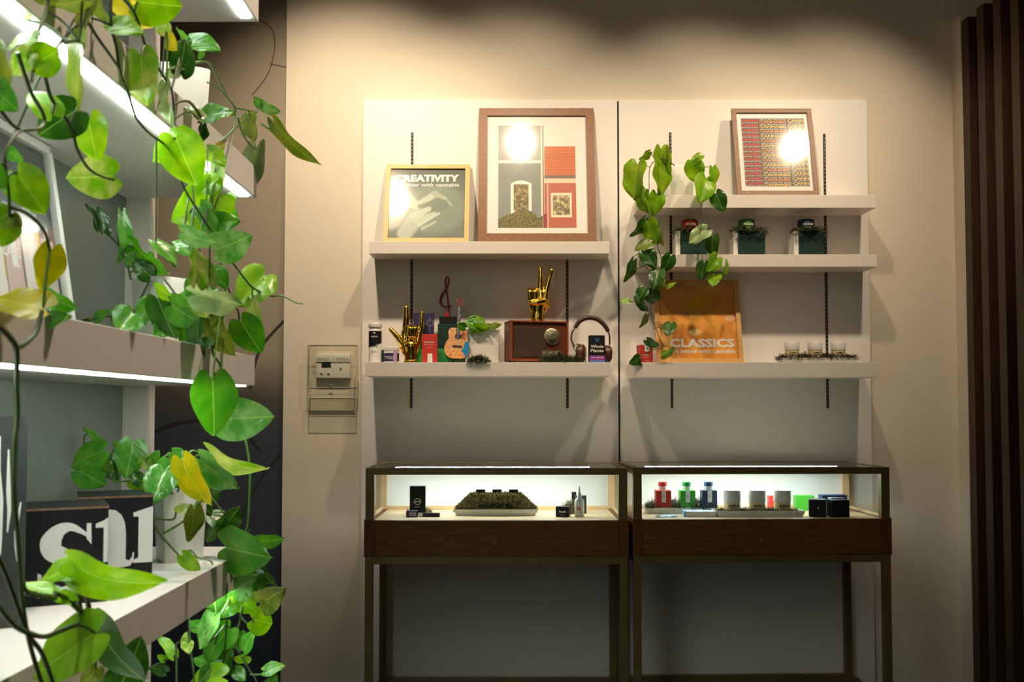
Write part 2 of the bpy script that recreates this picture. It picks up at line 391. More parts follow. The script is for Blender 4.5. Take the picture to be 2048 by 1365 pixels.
# ---- two white backing panels with recessed tracks
P0, P1, P2, P3 = at(724, 818, 4.49).x, at(1236.5, 818, 4.49).x, at(1240, 818, 4.49).x, at(1741, 818, 4.49).x
PT = at(1000, 200, 4.48).z
for nm, a, b, lb in (('backing_panel', P0, P1, 'tall white backing panel behind the two left shelves'), ('backing_panel', P2, P3, 'tall white backing panel behind the three right shelves')):
    mb = MB(); mb.box(a, b, -.02, 0, .08, PT, M_panel, .0015); tag(mb.build(nm), lb, 'panel')
mb = MB(); mb.box(P1+.0005, P2-.0005, -.006, .0, .1, PT-.002, M_black); struct(mb.build('panel_gap_shade'))  # black strip stands in for the shade in the gap between panels
mb = MB(); mb.box(XL, 2.0, -.014, 0, 0, .1, M_wall, .002); struct(mb.build('baseboard_back'))
def track(px, py0, label, py1=817):
    a = at(px, py0, 4.478); b = at(px, py1, 4.478)
    t = thing('shelf_track', label, 'track', (a.x, -.02, b.z), group='black slotted tracks in the backing panels')
    hgt = a.z-b.z; mb = MB(); mb.box(-.0055, .0055, -.0025, 0.0, 0, hgt, M_black, .0006); mb.build('rail', t)
    mb = MB(); z = .008
    while z < hgt-.012:
        mb.box(-.0017, .0017, -.0031, -.0024, z, z+.009, M_slot); z += .0175
    o = mb.build('slot_row', t); o['kind'] = 'stuff'
track(824.5, 265, 'black slotted track at the left side of the left panel'); track(1133.5, 240, 'black slotted track at the right side of the left panel')
track(1340.5, 265, 'black slotted track at the left side of the right panel'); track(1648.5, 268, 'black slotted track at the right side of the right panel')
# ---- wall shelves
def wshelf(px0, px1, py0, py1, D, label):
    a = at(px0, py0, D); b = at(px1, py1, D)
    t = thing('wall_shelf', label, 'shelf', ((a.x+b.x)/2, -.02, b.z), group='thick white wall shelves on the panels')
    w2 = (b.x-a.x)/2; mb = MB(); mb.box(-w2, w2, CAMY+D+.02, 0, 0, a.z-b.z, M_shelf, .0012); mb.build('board', t)
    return a.z
DS1, DS2, DR = 4.302, 4.235, 4.302
zS1 = wshelf(738, 1219, 483, 507.5, DS1, 'upper white shelf on the left panel holding two framed pictures')
zS2 = wshelf(730, 1219.5, 725, 753, DS2, 'lower white shelf on the left panel crowded with ornaments and a radio')
zR1 = wshelf(1277, 1751, 390, 416, DR, 'top white shelf on the right panel with potted vine and poster')
zR2 = wshelf(1277, 1754.5, 509, 534, DR, 'middle white shelf on the right panel holding three planted cubes')
zR3 = wshelf(1268, 1756, 725, 755, 4.25, 'bottom white shelf on the right panel with orange picture and jar tray')
# ---- right partition with vertical slats
XR = 2.005; HP = at(1915, 47, 4.5).z
mb = MB(); mb.box(XR, XR+.10, -.095, .0, 0, HP, M_wall); mb.box(XR-.002, XR+.004, -.1, 0, HP-.012, HP, M_wall); struct(mb.build('wall_right'))
mb = MB(); mb.box(XR+.10, XR+.16, -2.6, -.095, 0, HP, M_slatwall); wr2 = struct(mb.build('wall_right_slatted'))
base_slat = None
for k in range(14):
    y1 = -.095-k*.145
    if base_slat is None:
        mb = MB(); mb.box(0, .098, -.062, 0, 0, HP-.03, M_slat, .002); base_slat = mb.build('slat', wr2); base_slat.location = (XR+.004, y1, 0)
    else:
        o = base_slat.copy(); link(o, wr2); o.location = (XR+.004, y1, 0)
# ================================================================== LEFT SHELF UNIT
XF, XB = -.592, -.895; DE = 2.3; YE = CAMY+DE; YN = CAMY+.75
levels = [(1.34, .068), (.903, .068), (.488, .070), (.053, .068), (-.385, .070), (-.82, .07), (-1.25, .07)]
unit = thing('wall_shelving_unit', 'large white shelving unit with lit shelves and trailing vines at left', 'shelving unit', (XB, YE, 0))
mb = MB(); mb.box(-.03, 0, YN-YE, 0.02, 0.02, 3.0, M_unitback, .001); mb.build('back_panel', unit)
M_strip = mat('end_post_laminate', (.62, .56, .50), .5, noise=.02)
mb = MB(); mb.box(-.03, .0565, .001, .05, 0, 3.0, M_strip, .001); mb.build('end_post', unit)
for zr, th in levels:
    z0 = CAMH+zr
    mb = MB(); mb.box(0.0005, XF-XB, YN-YE, 0, z0, z0+th, M_unitshelf, .0015); sh = mb.build('shelf', unit)
    mb = MB(); mb.box(XF-XB-.033, XF-XB-.012, YN-YE+.02, -.028, z0-.003, z0+.001, M_led, .001); l = mb.build('light_strip', sh)
# ================================================================== LEAVES
def leafmesh(name, fold, curl, wav=.0, nr=10, nc=8):
    vs = []; fs = []
    for i in range(nr+1):
        t = i/nr
        hw = .45*max(0, math.sin(math.pi*min(1, (.10+.90*t)**.70)))**.72
        for j in range(nc+1):
            u = -1+2*j/nc
            y = t-(1-t)**2*.20*math.sin(math.pi*min(1, abs(u))*.82)
            x = u*hw*(1-.04*(1-t))
            z = fold*abs(x)-curl*(max(0, y)**2)+wav*math.sin(y*9+u*2)*abs(u)*.05 - .18*fold*abs(u)**3
            vs.append((x, y, z))
    for i in range(nr):
        for j in range(nc):
            a = i*(nc+1)+j; fs.append((a, a+1, a+nc+2, a+nc+1))
    me = bpy.data.meshes.new(name); me.from_pydata(vs, [], fs); me.polygons.foreach_set('use_smooth', [True]*len(fs))
    me.materials.append(LM['g']); me.update(); return me
LV = [leafmesh('leaf', .22, .10, .6), leafmesh('leaf', .38, .22, 1.0), leafmesh('leaf', .12, .30, .5), leafmesh('leaf', .45, .05, 1.2), leafmesh('leaf', .3, .55, .5)]
lrnd = random.Random(5)
def unitD(px, X=-.572): return min(2.28, max(.95, X*F/(px-1024)))
def plant(name, label, cat, root, stems, leaves, dfn, group=None, pet=.0016, stemr=.0026, smat=None, rootstem=None):
    """stems: list of [(px,py[,dD])...]; leaves: (bx,by,tx,ty,w,col[,dD[,variant]])"""
    t = thing(name, label, cat, root, group=group)
    inv = Vector(root); sm = smat or M_stem; allp = []
    for st in stems:
        P = [at(p[0], p[1], dfn(p[0])+(p[2] if len(p) > 2 else 0))-inv for p in st]
        P = smooth_path(P, 5); allp += P
        mb = MB(); r = [stemr*(1-.35*i/len(P)) for i in range(len(P))]
        mb.tube(P, r, sm, 6); mb.build('stem', t, True)
    if rootstem:
        for P in rootstem:
            P = smooth_path([Vector(p)-inv for p in P], 5); mb = MB(); mb.tube(P, stemr, sm, 6); mb.build('stem', t, True)
    cam0 = Vector((0, CAMY, CAMH))
    for lf in leaves:
        bx, by, tx, ty, wd, c = lf[:6]; dD = lf[6] if len(lf) > 6 else 0
        wd *= 1.07; D = dfn(bx)+dD; B = at(bx, by, D); T = at(tx, ty, D)
        mp = D/F; L = (T-B).length; W = wd*mp; nat = .86
        vdir = (cam0-(B+T)/2).normalized()
        ax = (T-B)
        if W > nat*L:
            L2 = min(W/nat, L*1.4); d = math.sqrt(max(0, L2*L2-L*L)); ax = ax+vdir*d*lrnd.choice([1, 1, -1]); L = ax.length
        Y = ax.normalized(); N = (vdir-Y*vdir.dot(Y)).normalized()
        ratio = min(1, W/(nat*L)); roll = min(math.acos(ratio), R(62)); sgn = 1 if (bx+tx) % 2 < 1 else -1
        roll *= sgn
        if abs(roll) < .12: roll = lrnd.uniform(-.22, .22)
        N = (Matrix.Rotation(roll, 3, Y) @ N).normalized(); X = Y.cross(N).normalized()
        sx = W/(nat*L*max(.35, abs(math.cos(roll))))
        me = LV[lf[7]] if len(lf) > 7 else LV[lrnd.choice([0, 0, 1, 2, 3])]
        o = bpy.data.objects.new('leaf', me); link(o, t)
        s = L
        Mx = Matrix(((X.x*s*sx*1.0, Y.x*s, N.x*s, 0), (X.y*s*sx*1.0, Y.y*s, N.y*s, 0), (X.z*s*sx*1.0, Y.z*s, N.z*s, 0), (0, 0, 0, 1)))
        Mx.translation = B-inv; o.matrix_local = Mx
        o.material_slots[0].link = 'OBJECT'; o.material_slots[0].material = LM[c]
        if allp and pet:
            q = min(allp, key=lambda p: (p-(B-inv)).length); d = (q-(B-inv)).length
            if d > .006:
                mid = (q+(B-inv))/2 + Vector((0, 0, .12*d)); mb = MB()
                mb.tube(smooth_path([q, mid, (B-inv)], 4), [pet*1.1]*8+[pet*.8], sm if c != 'y' else M_stem, 5); mb.build('petiole', t, True)
    return t
def pot(name, label, x, y, z, wd, h, rz, parent=None, group=None, mt=None, taper=.86):
    """square white planter with rounded corners, open top with soil"""
    t = parent if parent else thing(name, label, 'planter', (x, y, z), rz, group)
    n = 28; mb = MB()
    def ring(s, zz):
        out = []
        for k in range(n):
            a = 2*math.pi*(k+.5)/n; c, s2 = math.cos(a), math.sin(a); p = 9
            r = (abs(c)**p+abs(s2)**p)**(-1/p); out.append((c*r*s, s2*r*s, zz))
        return out
    rings = [ring(wd/2*taper*.97, 0), ring(wd/2*taper, .004), ring(wd/2, h-.003), ring(wd/2-.001, h), ring(wd/2-.006, h), ring(wd/2-.008, h-.018)]
    vs = sum(rings, []); fs = [tuple(range(n))[::-1]]
    for i in range(len(rings)-1):
        for k in range(n): fs.append((i*n+k, i*n+(k+1) % n, (i+1)*n+(k+1) % n, (i+1)*n+k))
    mb.add(vs, fs, mt or M_pot); o = mb.build('pot', t, True)
    mb = MB(); r = ring(wd/2-.007, h-.014); mb.add(r, [tuple(range(n))], M_soil); s = mb.build('soil', t)
    if parent:
        for q in (o, s): q.location = Vector((x, y, z))-Vector(parent.location); q.rotation_euler = (0, 0, rz)
    return t
U = unitD
top_z = CAMH+.903+.068
# --- foreground hanging vine, far left (pot stands on the shelf above the frame)
def topplant(y): return (-.68, y, top_z)
A_st = [[(96, -60), (96, 0), (90, 30), (78, 60), (70, 100), (66, 140), (62, 165)],
        [(35, 105), (50, 150), (65, 190), (85, 225), (88, 245), (75, 258), (40, 262), (20, 285), (10, 320), (17, 380), (20, 430)],
        [(90, 150), (100, 190), (115, 215), (130, 235), (145, 262), (155, 300), (175, 335), (200, 352), (228, 360)],
        [(-10, 205), (20, 245), (40, 260)], [(20, 415), (50, 425), (75, 445), (92, 470), (100, 502)],
        [(70, 120), (95, 117), (118, 108)], [(130, 85), (150, 82), (160, 84)]]
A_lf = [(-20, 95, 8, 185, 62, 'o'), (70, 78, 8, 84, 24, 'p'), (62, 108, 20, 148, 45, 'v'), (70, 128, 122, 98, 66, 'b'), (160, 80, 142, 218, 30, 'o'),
        (104, 228, 62, 168, 55, 'b'), (150, 222, 80, 268, 80, 'd'), (178, 238, 190, 322, 64, 'b'), (-12, 172, 14, 212, 52, 'g'), (165, 2, 98, 16, 32, 'o'),
        (182, 5, 142, 62, 28, 'o'), (198, -5, 226, 82, 28, 'o', .15), (78, 15, 70, 62, 34, 'p', .1), (35, 348, 90, 425, 78, 'b'), (226, 352, 140, 358, 82, 'v'),
        (22, 428, -16, 445, 52, 'v'), (24, 448, 6, 486, 42, 'b'), (-20, 335, 10, 378, 42, 'g'), (26, 432, 44, 455, 22, 'o'), (103, 500, 88, 582, 56, 'y'),
        (86, 616, -18, 590, 62, 'y'), (90, 590, 150, 622, 36, 'g', .12), (85, 648, 140, 628, 30, 'g', .12), (50, 40, 18, 10, 40, 'p', .1), (110, -12, 60, -4, 40, 'o')]
tA = plant('hanging_vine', 'heart-leaved vine hanging down at the far left edge in front of the shelves', 'plant', topplant(-3.30), A_st, A_lf, lambda x: U(x, -.545), smat=M_stemd,
      rootstem=[[(-.66, -3.30, top_z+.12), (-.60, -3.29, top_z+.15), (-.56, -3.28, top_z+.02), at(96, -60, U(96, -.545))]])
pot('planter', '', -.68, -3.30, top_z, .11, .13, .1, parent=tA)
# --- vine crossing in front of the upper shelf
C_st = [[(225, -60), (222, 0), (222, 50), (233, 95), (237, 130), (245, 160), (255, 182), (265, 215), (275, 240), (300, 268), (330, 290), (352, 320), (368, 375), (395, 420), (420, 460)],
        [(170, 35), (195, 75), (220, 110), (237, 135)], [(240, -10), (265, 20), (280, 55), (290, 90), (300, 110), (325, 150), (343, 180), (348, 230), (350, 270)]]
C_lf = [(282, 112, 288, 212, 66, 'v'), (240, -12, 302, 56, 52, 'y', .1), (275, 4, 368, 14, 84, 'b'), (224, 48, 287, 62, 38, 'b'), (332, 64, 314, 34, 30, 'v'),
        (336, 76, 350, 98, 28, 'y'), (360, 142, 374, 76, 48, 'd'), (378, 78, 347, 60, 16, 'g'), (384, 80, 441, 97, 34, 'g'), (358, 136, 325, 160, 22, 'p'),
        (402, 236, 342, 170, 26, 'o', 0, 4), (405, 236, 464, 214, 32, 'g'), (405, 250, 402, 290, 18, 'd'), (334, 172, 338, 252, 22, 'p'),
        (362, 276, 300, 320, 46, 'b', -.05), (352, 276, 392, 372, 88, 'b', -.05), (430, 365, 372, 372, 44, 'b', -.03), (440, 388, 356, 440, 92, 'b', -.04), (432, 425, 366, 452, 42, 's'),
        (424, 450, 477, 438, 42, 'g'), (432, 322, 435, 390, 24, 'p'), (442, 290, 424, 326, 18, 'y'), (368, 466, 422, 494, 36, 's'), (415, 300, 452, 330, 34, 'b', .04), (378, 335, 350, 310, 30, 'g', .05), (400, 415, 428, 470, 46, 'g', .05), (452, 412, 470, 440, 28, 'g', .05), (372, 440, 400, 480, 40, 'b', .04), (140, 40, 110, 60, 26, 'o', .1), (262, 150, 245, 185, 22, 'g', .1), (205, 60, 175, 40, 30, 'g', .12), (16, 300, 40, 325, 24, 'g', .1), (378, 502, 344, 480, 30, 's'),
        (312, 486, 357, 529, 26, 'g'), (392, 566, 390, 490, 36, 'v'), (418, 568, 410, 505, 28, 'v'), (432, 500, 498, 476, 66, 's', -.03)]
tC = plant('trailing_vine', 'bright trailing vine draped over the upper lit shelf at left', 'plant', topplant(-2.9), C_st, C_lf, lambda x: U(x, -.562), smat=M_stemd,
      rootstem=[[(-.66, -2.9, top_z+.12), (-.61, -2.92, top_z+.15), (-.585, -2.95, top_z), at(225, -60, U(225, -.562))]])
pot('planter', '', -.68, -2.9, top_z, .11, .13, .1, parent=tC)
# --- plant in the upper shelf planter
zu = CAMH+.488+.07
pu = at(359, 240, 2.10); 
E_st = [[(380, 128), (415, 125), (435, 155), (455, 195), (470, 218), (467, 260), (460, 300), (450, 340), (438, 384)], [(455, 195), (432, 172), (415, 165)],
        [(470, 215), (492, 220), (514, 225)], [(492, 236), (458, 268), (420, 302)], [(475, 235), (486, 270), (506, 296)], [(522, 248), (535, 256), (545, 265)],
        [(440, 384), (434, 430), (440, 520), (447, 560), (452, 592)], [(452, 508), (480, 545), (505, 575), (540, 592), (565, 592), (590, 605), (606, 608)]]
E_lf = [(522, 210, 503, 196, 18, 'g'), (524, 208, 556, 230, 20, 's'), (500, 233, 506, 284, 30, 'o'), (550, 246, 612, 342, 24, 'o', 0, 2), (512, 296, 483, 422, 44, 'p', 0, 2),
        (528, 552, 478, 604, 70, 'b'), (504, 602, 510, 652, 26, 'v'), (428, 604, 342, 588, 46, 'g'), (392, 590, 482, 612, 50, 'p'), (398, 600, 412, 640, 38, 'v', .02),
        (405, 105, 398, 118, 12, 'g'), (440, 760, 428, 748, 26, 'd'), (425, 760, 432, 872, 84, 'g', -.12, 0), (440, 838, 544, 836, 84, 's', -.12, 0)]
tE = plant('potted_vine', 'potted trailing vine in white planter on the upper lit shelf at left', 'plant', (pu.x, pu.y, zu), E_st, E_lf, lambda x: U(x, -.578)-.0,
      smat=M_stem, rootstem=[[(pu.x, pu.y, zu+.17), at(365, 118, 2.1), at(380, 128, U(380, -.578))], [at(452, 592, U(452, -.578)), at(440, 640, 2.0), at(425, 700, 1.94), at(440, 730, 1.95), at(448, 756, 1.96)],
      [at(487, 865, 2.1), at(496, 905, 2.1), at(500, 950, 2.1), at(498, 1010, 2.1), at(495, 1050, 2.1), at(484, 1090, 2.1)]])
pot('planter', '', pu.x, pu.y, zu, .108, .158, .56, parent=tE)
# --- plant in the middle shelf planter
zm = CAMH+.053+.068
pm = at(332, 690, 2.1)
Gs = [[(262, 560), (252, 520), (238, 492), (220, 473), (198, 456)], [(239, 490), (236, 455), (245, 430)], [(330, 560), (360, 600), (392, 640), (410, 660)], [(300, 560), (280, 600), (262, 640)],
      [(410, 660), (440, 640), (470, 615), (478, 640), (465, 660), (450, 668)], [(415, 690), (424, 700)]]
Gl = [(196, 458, 184, 404, 18, 'd'), (208, 462, 200, 412, 20, 'd'), (245, 431, 264, 522, 24, 'g', 0, 2), (268, 492, 330, 553, 34, 'g'), (300, 552, 268, 520, 40, 'd'),
      (266, 628, 236, 664, 62, 'g', -.05), (316, 598, 346, 680, 52, 'd', -.05), (300, 606, 278, 645, 40, 'g', -.02), (344, 612, 394, 646, 54, 'g', -.08), (396, 645, 388, 724, 32, 'd', -.1, 1),
      (420, 640, 462, 716, 44, 'o', -.08), (482, 644, 522, 708, 62, 'g', -.02), (188, 642, 223, 618, 18, 'g'), (336, 592, 303, 566, 22, 'b', -.08),
      (250, 625, 222, 640, 30, 'd', .05), (400, 590, 372, 560, 40, 'g', -.06), (430, 540, 455, 575, 34, 'g', -.1), (365, 640, 372, 690, 36, 'g', -.06), (290, 540, 310, 505, 26, 'g', .02), (420, 690, 400, 672, 22, 'g', -.1), (150, 655, 180, 640, 16, 'd'), (330, 655, 310, 672, 34, 'g', -.03), (262, 532, 270, 500, 28, 'g'), (235, 665, 255, 640, 30, 'b')]
tG = plant('potted_vine', 'potted vine in white planter on the middle lit shelf at left', 'plant', (pm.x, pm.y, zm), Gs, Gl, lambda x: 2.02, smat=M_stemd)
pot('planter', '', pm.x, pm.y, zm, .108, .150, 1.02, parent=tG)
# --- plant in the lower shelf planter, beside the boxes
zl = CAMH-.385+.070
pl = at(359, 1108, 2.10)
Ks = [[(330, 985), (300, 968), (270, 962), (235, 965)], [(340, 985), (352, 950), (368, 927)], [(355, 985), (383, 920), (422, 905)], [(345, 990), (325, 950), (310, 935)],
      [(306, 1048), (325, 1075), (350, 1103), (375, 1130), (396, 1150), (415, 1166)], [(306, 1036), (345, 1040), (352, 1024)], [(326, 1068), (362, 1047), (384, 1024)],
      [(368, 1108), (400, 1117), (420, 1122), (424, 1132), (405, 1142)], [(235, 965), (205, 950), (180, 935), (168, 880), (175, 868)], [(415, 985), (430, 1005), (445, 1025)]]
Kl = [(206, 902, 136, 932, 50, 'g', -.1), (160, 942, 211, 974, 50, 'g', -.15), (199, 888, 169, 851, 16, 'g'), (266, 888, 252, 958, 58, 'g'), (215, 915, 220, 952, 24, 'b'),
      (236, 892, 232, 882, 14, 'g'), (228, 958, 226, 912, 12, 'd'), (288, 918, 302, 942, 24, 'v'), (262, 962, 294, 978, 26, 'b'), (328, 945, 303, 1002, 60, 's', -.1), (338, 918, 352, 958, 46, 'g'),
      (366, 924, 398, 1020, 50, 'y', -.12, 2), (402, 920, 462, 988, 50, 's', -.05), (420, 904, 496, 974, 34, 'v', -.05, 4), (440, 928, 452, 958, 24, 'o'), (382, 1024, 348, 1008, 24, 'o', -.15),
      (388, 1020, 383, 1086, 36, 'o', -.15), (458, 1058, 410, 1018, 40, 'd', .1), (450, 1052, 478, 1018, 40, 'd', .1), (366, 1112, 398, 1144, 30, 'b', -.1), (312, 930, 300, 960, 34, 'g'),
      (380, 950, 410, 930, 34, 'd', .05), (282, 965, 262, 940, 26, 'd'), (300, 955, 320, 930, 26, 'd', .05), (420, 995, 440, 985, 22, 'd', .08), (345, 950, 372, 975, 36, 'g', -.02), (300, 925, 318, 905, 22, 'g'), (250, 940, 240, 905, 20, 'g', .05), (400, 1000, 425, 1030, 30, 'd', .06), (190, 930, 225, 945, 24, 'g', .02), (345, 905, 372, 920, 26, 'g', .03)]
tK = plant('potted_vine', 'bushy potted vine in white planter beside the black lettered boxes', 'plant', (pl.x, pl.y, zl), Ks, Kl, lambda x: 2.03, smat=M_stem)
pot('planter', '', pl.x, pl.y, zl, .095, .146, .56, parent=tK)
# --- vine at the lower right of the unit (hangs to the shelf below)
Ms = [[(500, 1060), (488, 1110), (478, 1150), (462, 1195), (455, 1230), (450, 1290), (445, 1335), (443, 1400)], [(486, 1212), (478, 1250), (468, 1280), (478, 1305), (495, 1335), (512, 1362), (520, 1400)],
      [(500, 1350), (520, 1350), (532, 1342)], [(478, 1230), (496, 1250), (508, 1253)], [(378, 1225), (380, 1290), (387, 1345), (388, 1390)], [(270, 1355), (315, 1328), (350, 1313), (352, 1290), (366, 1283)],
      [(353, 1313), (353, 1390)], [(462, 1195), (438, 1235), (410, 1270)], [(450, 1250), (430, 1275), (412, 1290)], [(463, 1195), (490, 1190), (525, 1197)]]
Ml = [(452, 1095, 530, 1118, 84, 'g', -.06, 0), (514, 1084, 568, 1082, 28, 'g'), (424, 1158, 432, 1230, 56, 'd'), (466, 1198, 424, 1232, 50, 'g'), (456, 1190, 512, 1160, 52, 's'), (490, 1146, 526, 1205, 56, 'd', .04),
      (474, 1193, 513, 1227, 42, 'b'), (522, 1206, 560, 1188, 50, 'o'), (506, 1240, 556, 1250, 54, 'b'), (516, 1132, 542, 1176, 26, 'd', .05), (428, 1234, 392, 1298, 36, 's'), (460, 1258, 416, 1306, 50, 'g'),
      (446, 1338, 390, 1308, 40, 'g'), (446, 1336, 461, 1298, 38, 'd', .02), (487, 1302, 506, 1260, 26, 'g'), (490, 1314, 473, 1331, 26, 'b'), (530, 1343, 569, 1330, 24, 'g'), (534, 1376, 554, 1356, 24, 'g'),
      (444, 1356, 368, 1366, 52, 'b', -.04), (346, 1312, 320, 1268, 22, 'b'), (330, 1322, 316, 1308, 14, 'b'), (374, 1286, 378, 1307, 24, 'v'), (368, 1284, 376, 1264, 16, 'v'), (494, 1182, 520, 1178, 26, 'g'),
      (440, 1150, 470, 1160, 30, 'g'), (430, 1060, 412, 1085, 24, 'd', .1), (540, 1200, 535, 1228, 36, 'o'), (470, 1150, 440, 1185, 44, 'g', .02), (500, 1180, 490, 1225, 40, 'g', .03), (400, 1260, 380, 1240, 26, 'g', .04), (430, 1290, 410, 1330, 34, 'g', .03), (480, 1265, 466, 1300, 28, 'g', .02), (420, 1340, 400, 1365, 30, 'd', .03), (470, 1340, 490, 1362, 26, 'g', .02), (330, 1345, 300, 1330, 24, 'd', .05), (455, 1110, 430, 1140, 30, 'd', .06)]
zb = CAMH-.82+.07; pb = at(340, 1410, 2.12)
tM = plant('potted_vine', 'dense vine cascading past the lowest visible shelf end at bottom left', 'plant', (pb.x, pb.y, zb), Ms, Ml, lambda x: 2.16 if x > 440 else 2.1, smat=M_stemd)
pot('planter', '', pb.x, pb.y, zb, .13, .15, .1, parent=tM)
# --- foreground vine bottom left
Ls = [[(-30, 640), (0, 655), (22, 678), (33, 700), (33, 760), (35, 830), (30, 890), (28, 980), (35, 1065), (40, 1130), (44, 1200), (60, 1290), (88, 1380)], [(33, 695), (50, 688), (72, 665), (84, 622)],
      [(-12, 1100), (15, 1160), (38, 1225), (60, 1275), (85, 1310), (110, 1380)], [(-10, 1205), (25, 1248), (60, 1268), (90, 1274), (122, 1262), (165, 1246), (190, 1240)],
      [(182, 1240), (172, 1190), (155, 1134)], [(164, 1240), (158, 1200), (158, 1160)], [(172, 1234), (135, 1200), (110, 1186)], [(110, 1196), (60, 1188), (47, 1175), (48, 1160)]]
Ll = [(152, 1132, 280, 1220, 66, 'b', -.02, 4), (162, 1136, 78, 1158, 46, 'b', -.01), (132, 1200, 42, 1156, 28, 'b'), (192, 1268, 54, 1352, 100, 'b', -.06, 0), (194, 1248, 254, 1385, 60, 'd'),
      (238, 1375, 292, 1288, 66, 'd', .1), (192, 1338, 165, 1380, 34, 'o', .1)]
tL = plant('hanging_vine', 'long dark stems with large glossy leaves crossing the bottom left corner', 'plant', topplant(-3.62), Ls, Ll, lambda x: U(x, -.53), smat=M_stemd, stemr=.0036,
      rootstem=[[(-.66, -3.62, top_z+.12), (-.6, -3.6, top_z+.14), (-.56, -3.5, top_z), (-.57, -3.42, 1.9), at(-30, 640, U(-30, -.53))],
                [at(-30, 640, U(-30, -.53)), at(-60, 900, U(-40, -.53)), at(-12, 1100, U(-12, -.53))], [at(-12, 1100, U(-12, -.53)), at(-25, 1150, U(-20, -.53)), at(-10, 1205, U(-10, -.53))]])
pot('planter', '', -.68, -3.62, top_z, .11, .13, .1, parent=tL)
# ================================================================== LEFT UNIT OBJECTS
# framed poster leaning on the unit's back panel
a = at(90, 292, 1.84); zt = a.z; Hh = zt-zm; 
tp = thing('framed_poster', 'pale framed poster of bottles leaning on the middle shelf at far left', 'picture', (-.835, CAMY+1.84, zm+.002), R(90))
tp.rotation_euler = (0, 0, R(90)); tilt = R(9)
tp.matrix_world = Matrix.Translation((-.812, CAMY+1.84, zm+.002)) @ Matrix.Rotation(R(90), 4, 'Z') @ Matrix.Rotation(-tilt, 4, 'X')
Hf = .365; Wf = .52   # local x runs towards +y (away from the camera): frame spans x from -Wf to 0
mb = MB(); fw = .016
for q in ((-Wf, 0, 0, fw), (-Wf, 0, Hf-fw, Hf), (-Wf, -Wf+fw, 0, Hf), (-fw, 0, 0, Hf)): mb.box(q[0], q[1], -.014, .004, q[2], q[3], M_white, .001)
mb.build('frame', tp)
def bottles(u, v):
    img = np.ones(u.shape+(3,))*lin(52, 56, 62); img += (vnoise(u, v, 8, 6, 2)[..., None]-.5)*.03
    for cx, wd, top, c in ((.93, .05, .50, (205, 185, 180)), (.80, .07, .62, (225, 215, 215)), (.66, .06, .55, (200, 170, 170)), (.52, .07, .60, (225, 220, 215)), (.38, .06, .5, (190, 160, 165)), (.22, .08, .6, (215, 210, 205))):
        body = ((np.abs(u-cx) < wd) & (v < top) & (v > .12)); img = put(img, body, lin(*c))
        img = put(img, (np.abs(u-cx) < wd*.45) & (v >= top) & (v < top+.07), lin(210, 210, 205))
        img = put(img, (np.abs(u-cx-(.5-v)*.05) < wd*.35) & (v < top-.12) & (v > .3), lin(235, 235, 235))
    for cx in (.86, .59, .30): img = put(img, (np.abs(u-cx) < .012*(v-.2)/.3) & (v < .52) & (v > .2), lin(225, 185, 60))
    img = put(img, v < .1, lin(60, 62, 60))
    return img
painted('print', -Wf+fw, -fw, fw, Hf-fw, -.002, 130, 90, bottles, tp, .5)
text('CUSTOM', -.12, -.06, .05, .062, -.003, M_whitep, tp)
text('GLASS', -.24, -.16, .13, .15, -.003, M_whitep, tp)
mb = MB(); mb.box(-Wf+fw, -fw, -.0085, -.0075, fw, Hf-fw, M_glass); mb.build('glass', tp)
# lettered black boxes
def letterbox(px, py, D, rz, label, which):
    s = .127; hh = .152; c = at(px, py, D); rot = Matrix.Rotation(rz, 2); o_ = rot @ Vector((s/2, -s/2))
    t = thing('cardboard_box', label, 'box', (c.x-o_.x, c.y-o_.y, zl), rz)
    mb = MB(); mb.box(-s/2, s/2, -s/2, s/2, 0, hh, M_blackcard, .001); mb.build('body', t)
    mb = MB(); mb.box(-s/2-.001, s/2+.001, -s/2-.001, s/2, hh, hh+.0035, M_kraft); mb.build('flap_edge', t)
    mb = MB(); mb.box(-s/2-.001, s/2+.001, -s/2, s/2, hh+.0035, hh+.0045, M_blackcard); mb.build('lid', t)
    mb = MB(); y = -s/2-.0006; k = s/168.0; kz = hh/184
    def P(px, py): return ((px-45-84)*k, (1206-py)*kz)
    if which == 's':
        path = [P(180, 1080), P(160, 1066), P(138, 1056), P(116, 1062), P(101, 1082), P(104, 1102), P(130, 1116), P(152, 1132), P(162, 1150), P(152, 1168), P(128, 1177), P(100, 1172), P(82, 1152)]
        wd = [3, 10, 17, 28, 42, 40, 36, 36, 34, 24, 14, 9, 4]
        sp2 = smooth_path([Vector((p[0], p[1], 0)) for p in path], 5); w2 = np.interp(np.linspace(0, 12, len(sp2)), range(13), wd)
        for q in ribbon([(p.x, p.y) for p in sp2], [x*k for x in w2]): mb.poly([tuple(z) for z in q], y, M_whitep)
        for q in ([P(170, 1050), P(179, 1050), P(180, 1092), P(170, 1080)], [P(76, 1142), P(84, 1146), P(84, 1190), P(76, 1190)],
                  [P(188, 1052), P(204, 1046), P(213, 1040), P(213, 1128), P(204, 1128), P(204, 1060), P(188, 1060)]):
            mb.poly(q, y-.0002, M_whitep)
    else:
        g = 168/150
        def Q(px, py): return ((px-303)*k*1.13+s/2, (1162-py)*hh/164)
        arc = [Q(214, 1020), Q(228, 1022), Q(240, 1032), Q(247, 1048), Q(249, 1070), Q(249, 1118), Q(255, 1122), Q(261, 1116), Q(263, 1106), Q(266, 1106), Q(265, 1122), Q(258, 1132), Q(244, 1134), Q(214, 1134)]
        mb.poly(arc, y, M_whitep)
        mb.poly([Q(263, 1028), Q(300, 1017), Q(303, 1017), Q(303, 1127), Q(264, 1127), Q(264, 1121), Q(274, 1117), Q(274, 1036), Q(264, 1036)], y, M_whitep)
    mb.build('lettering', t)
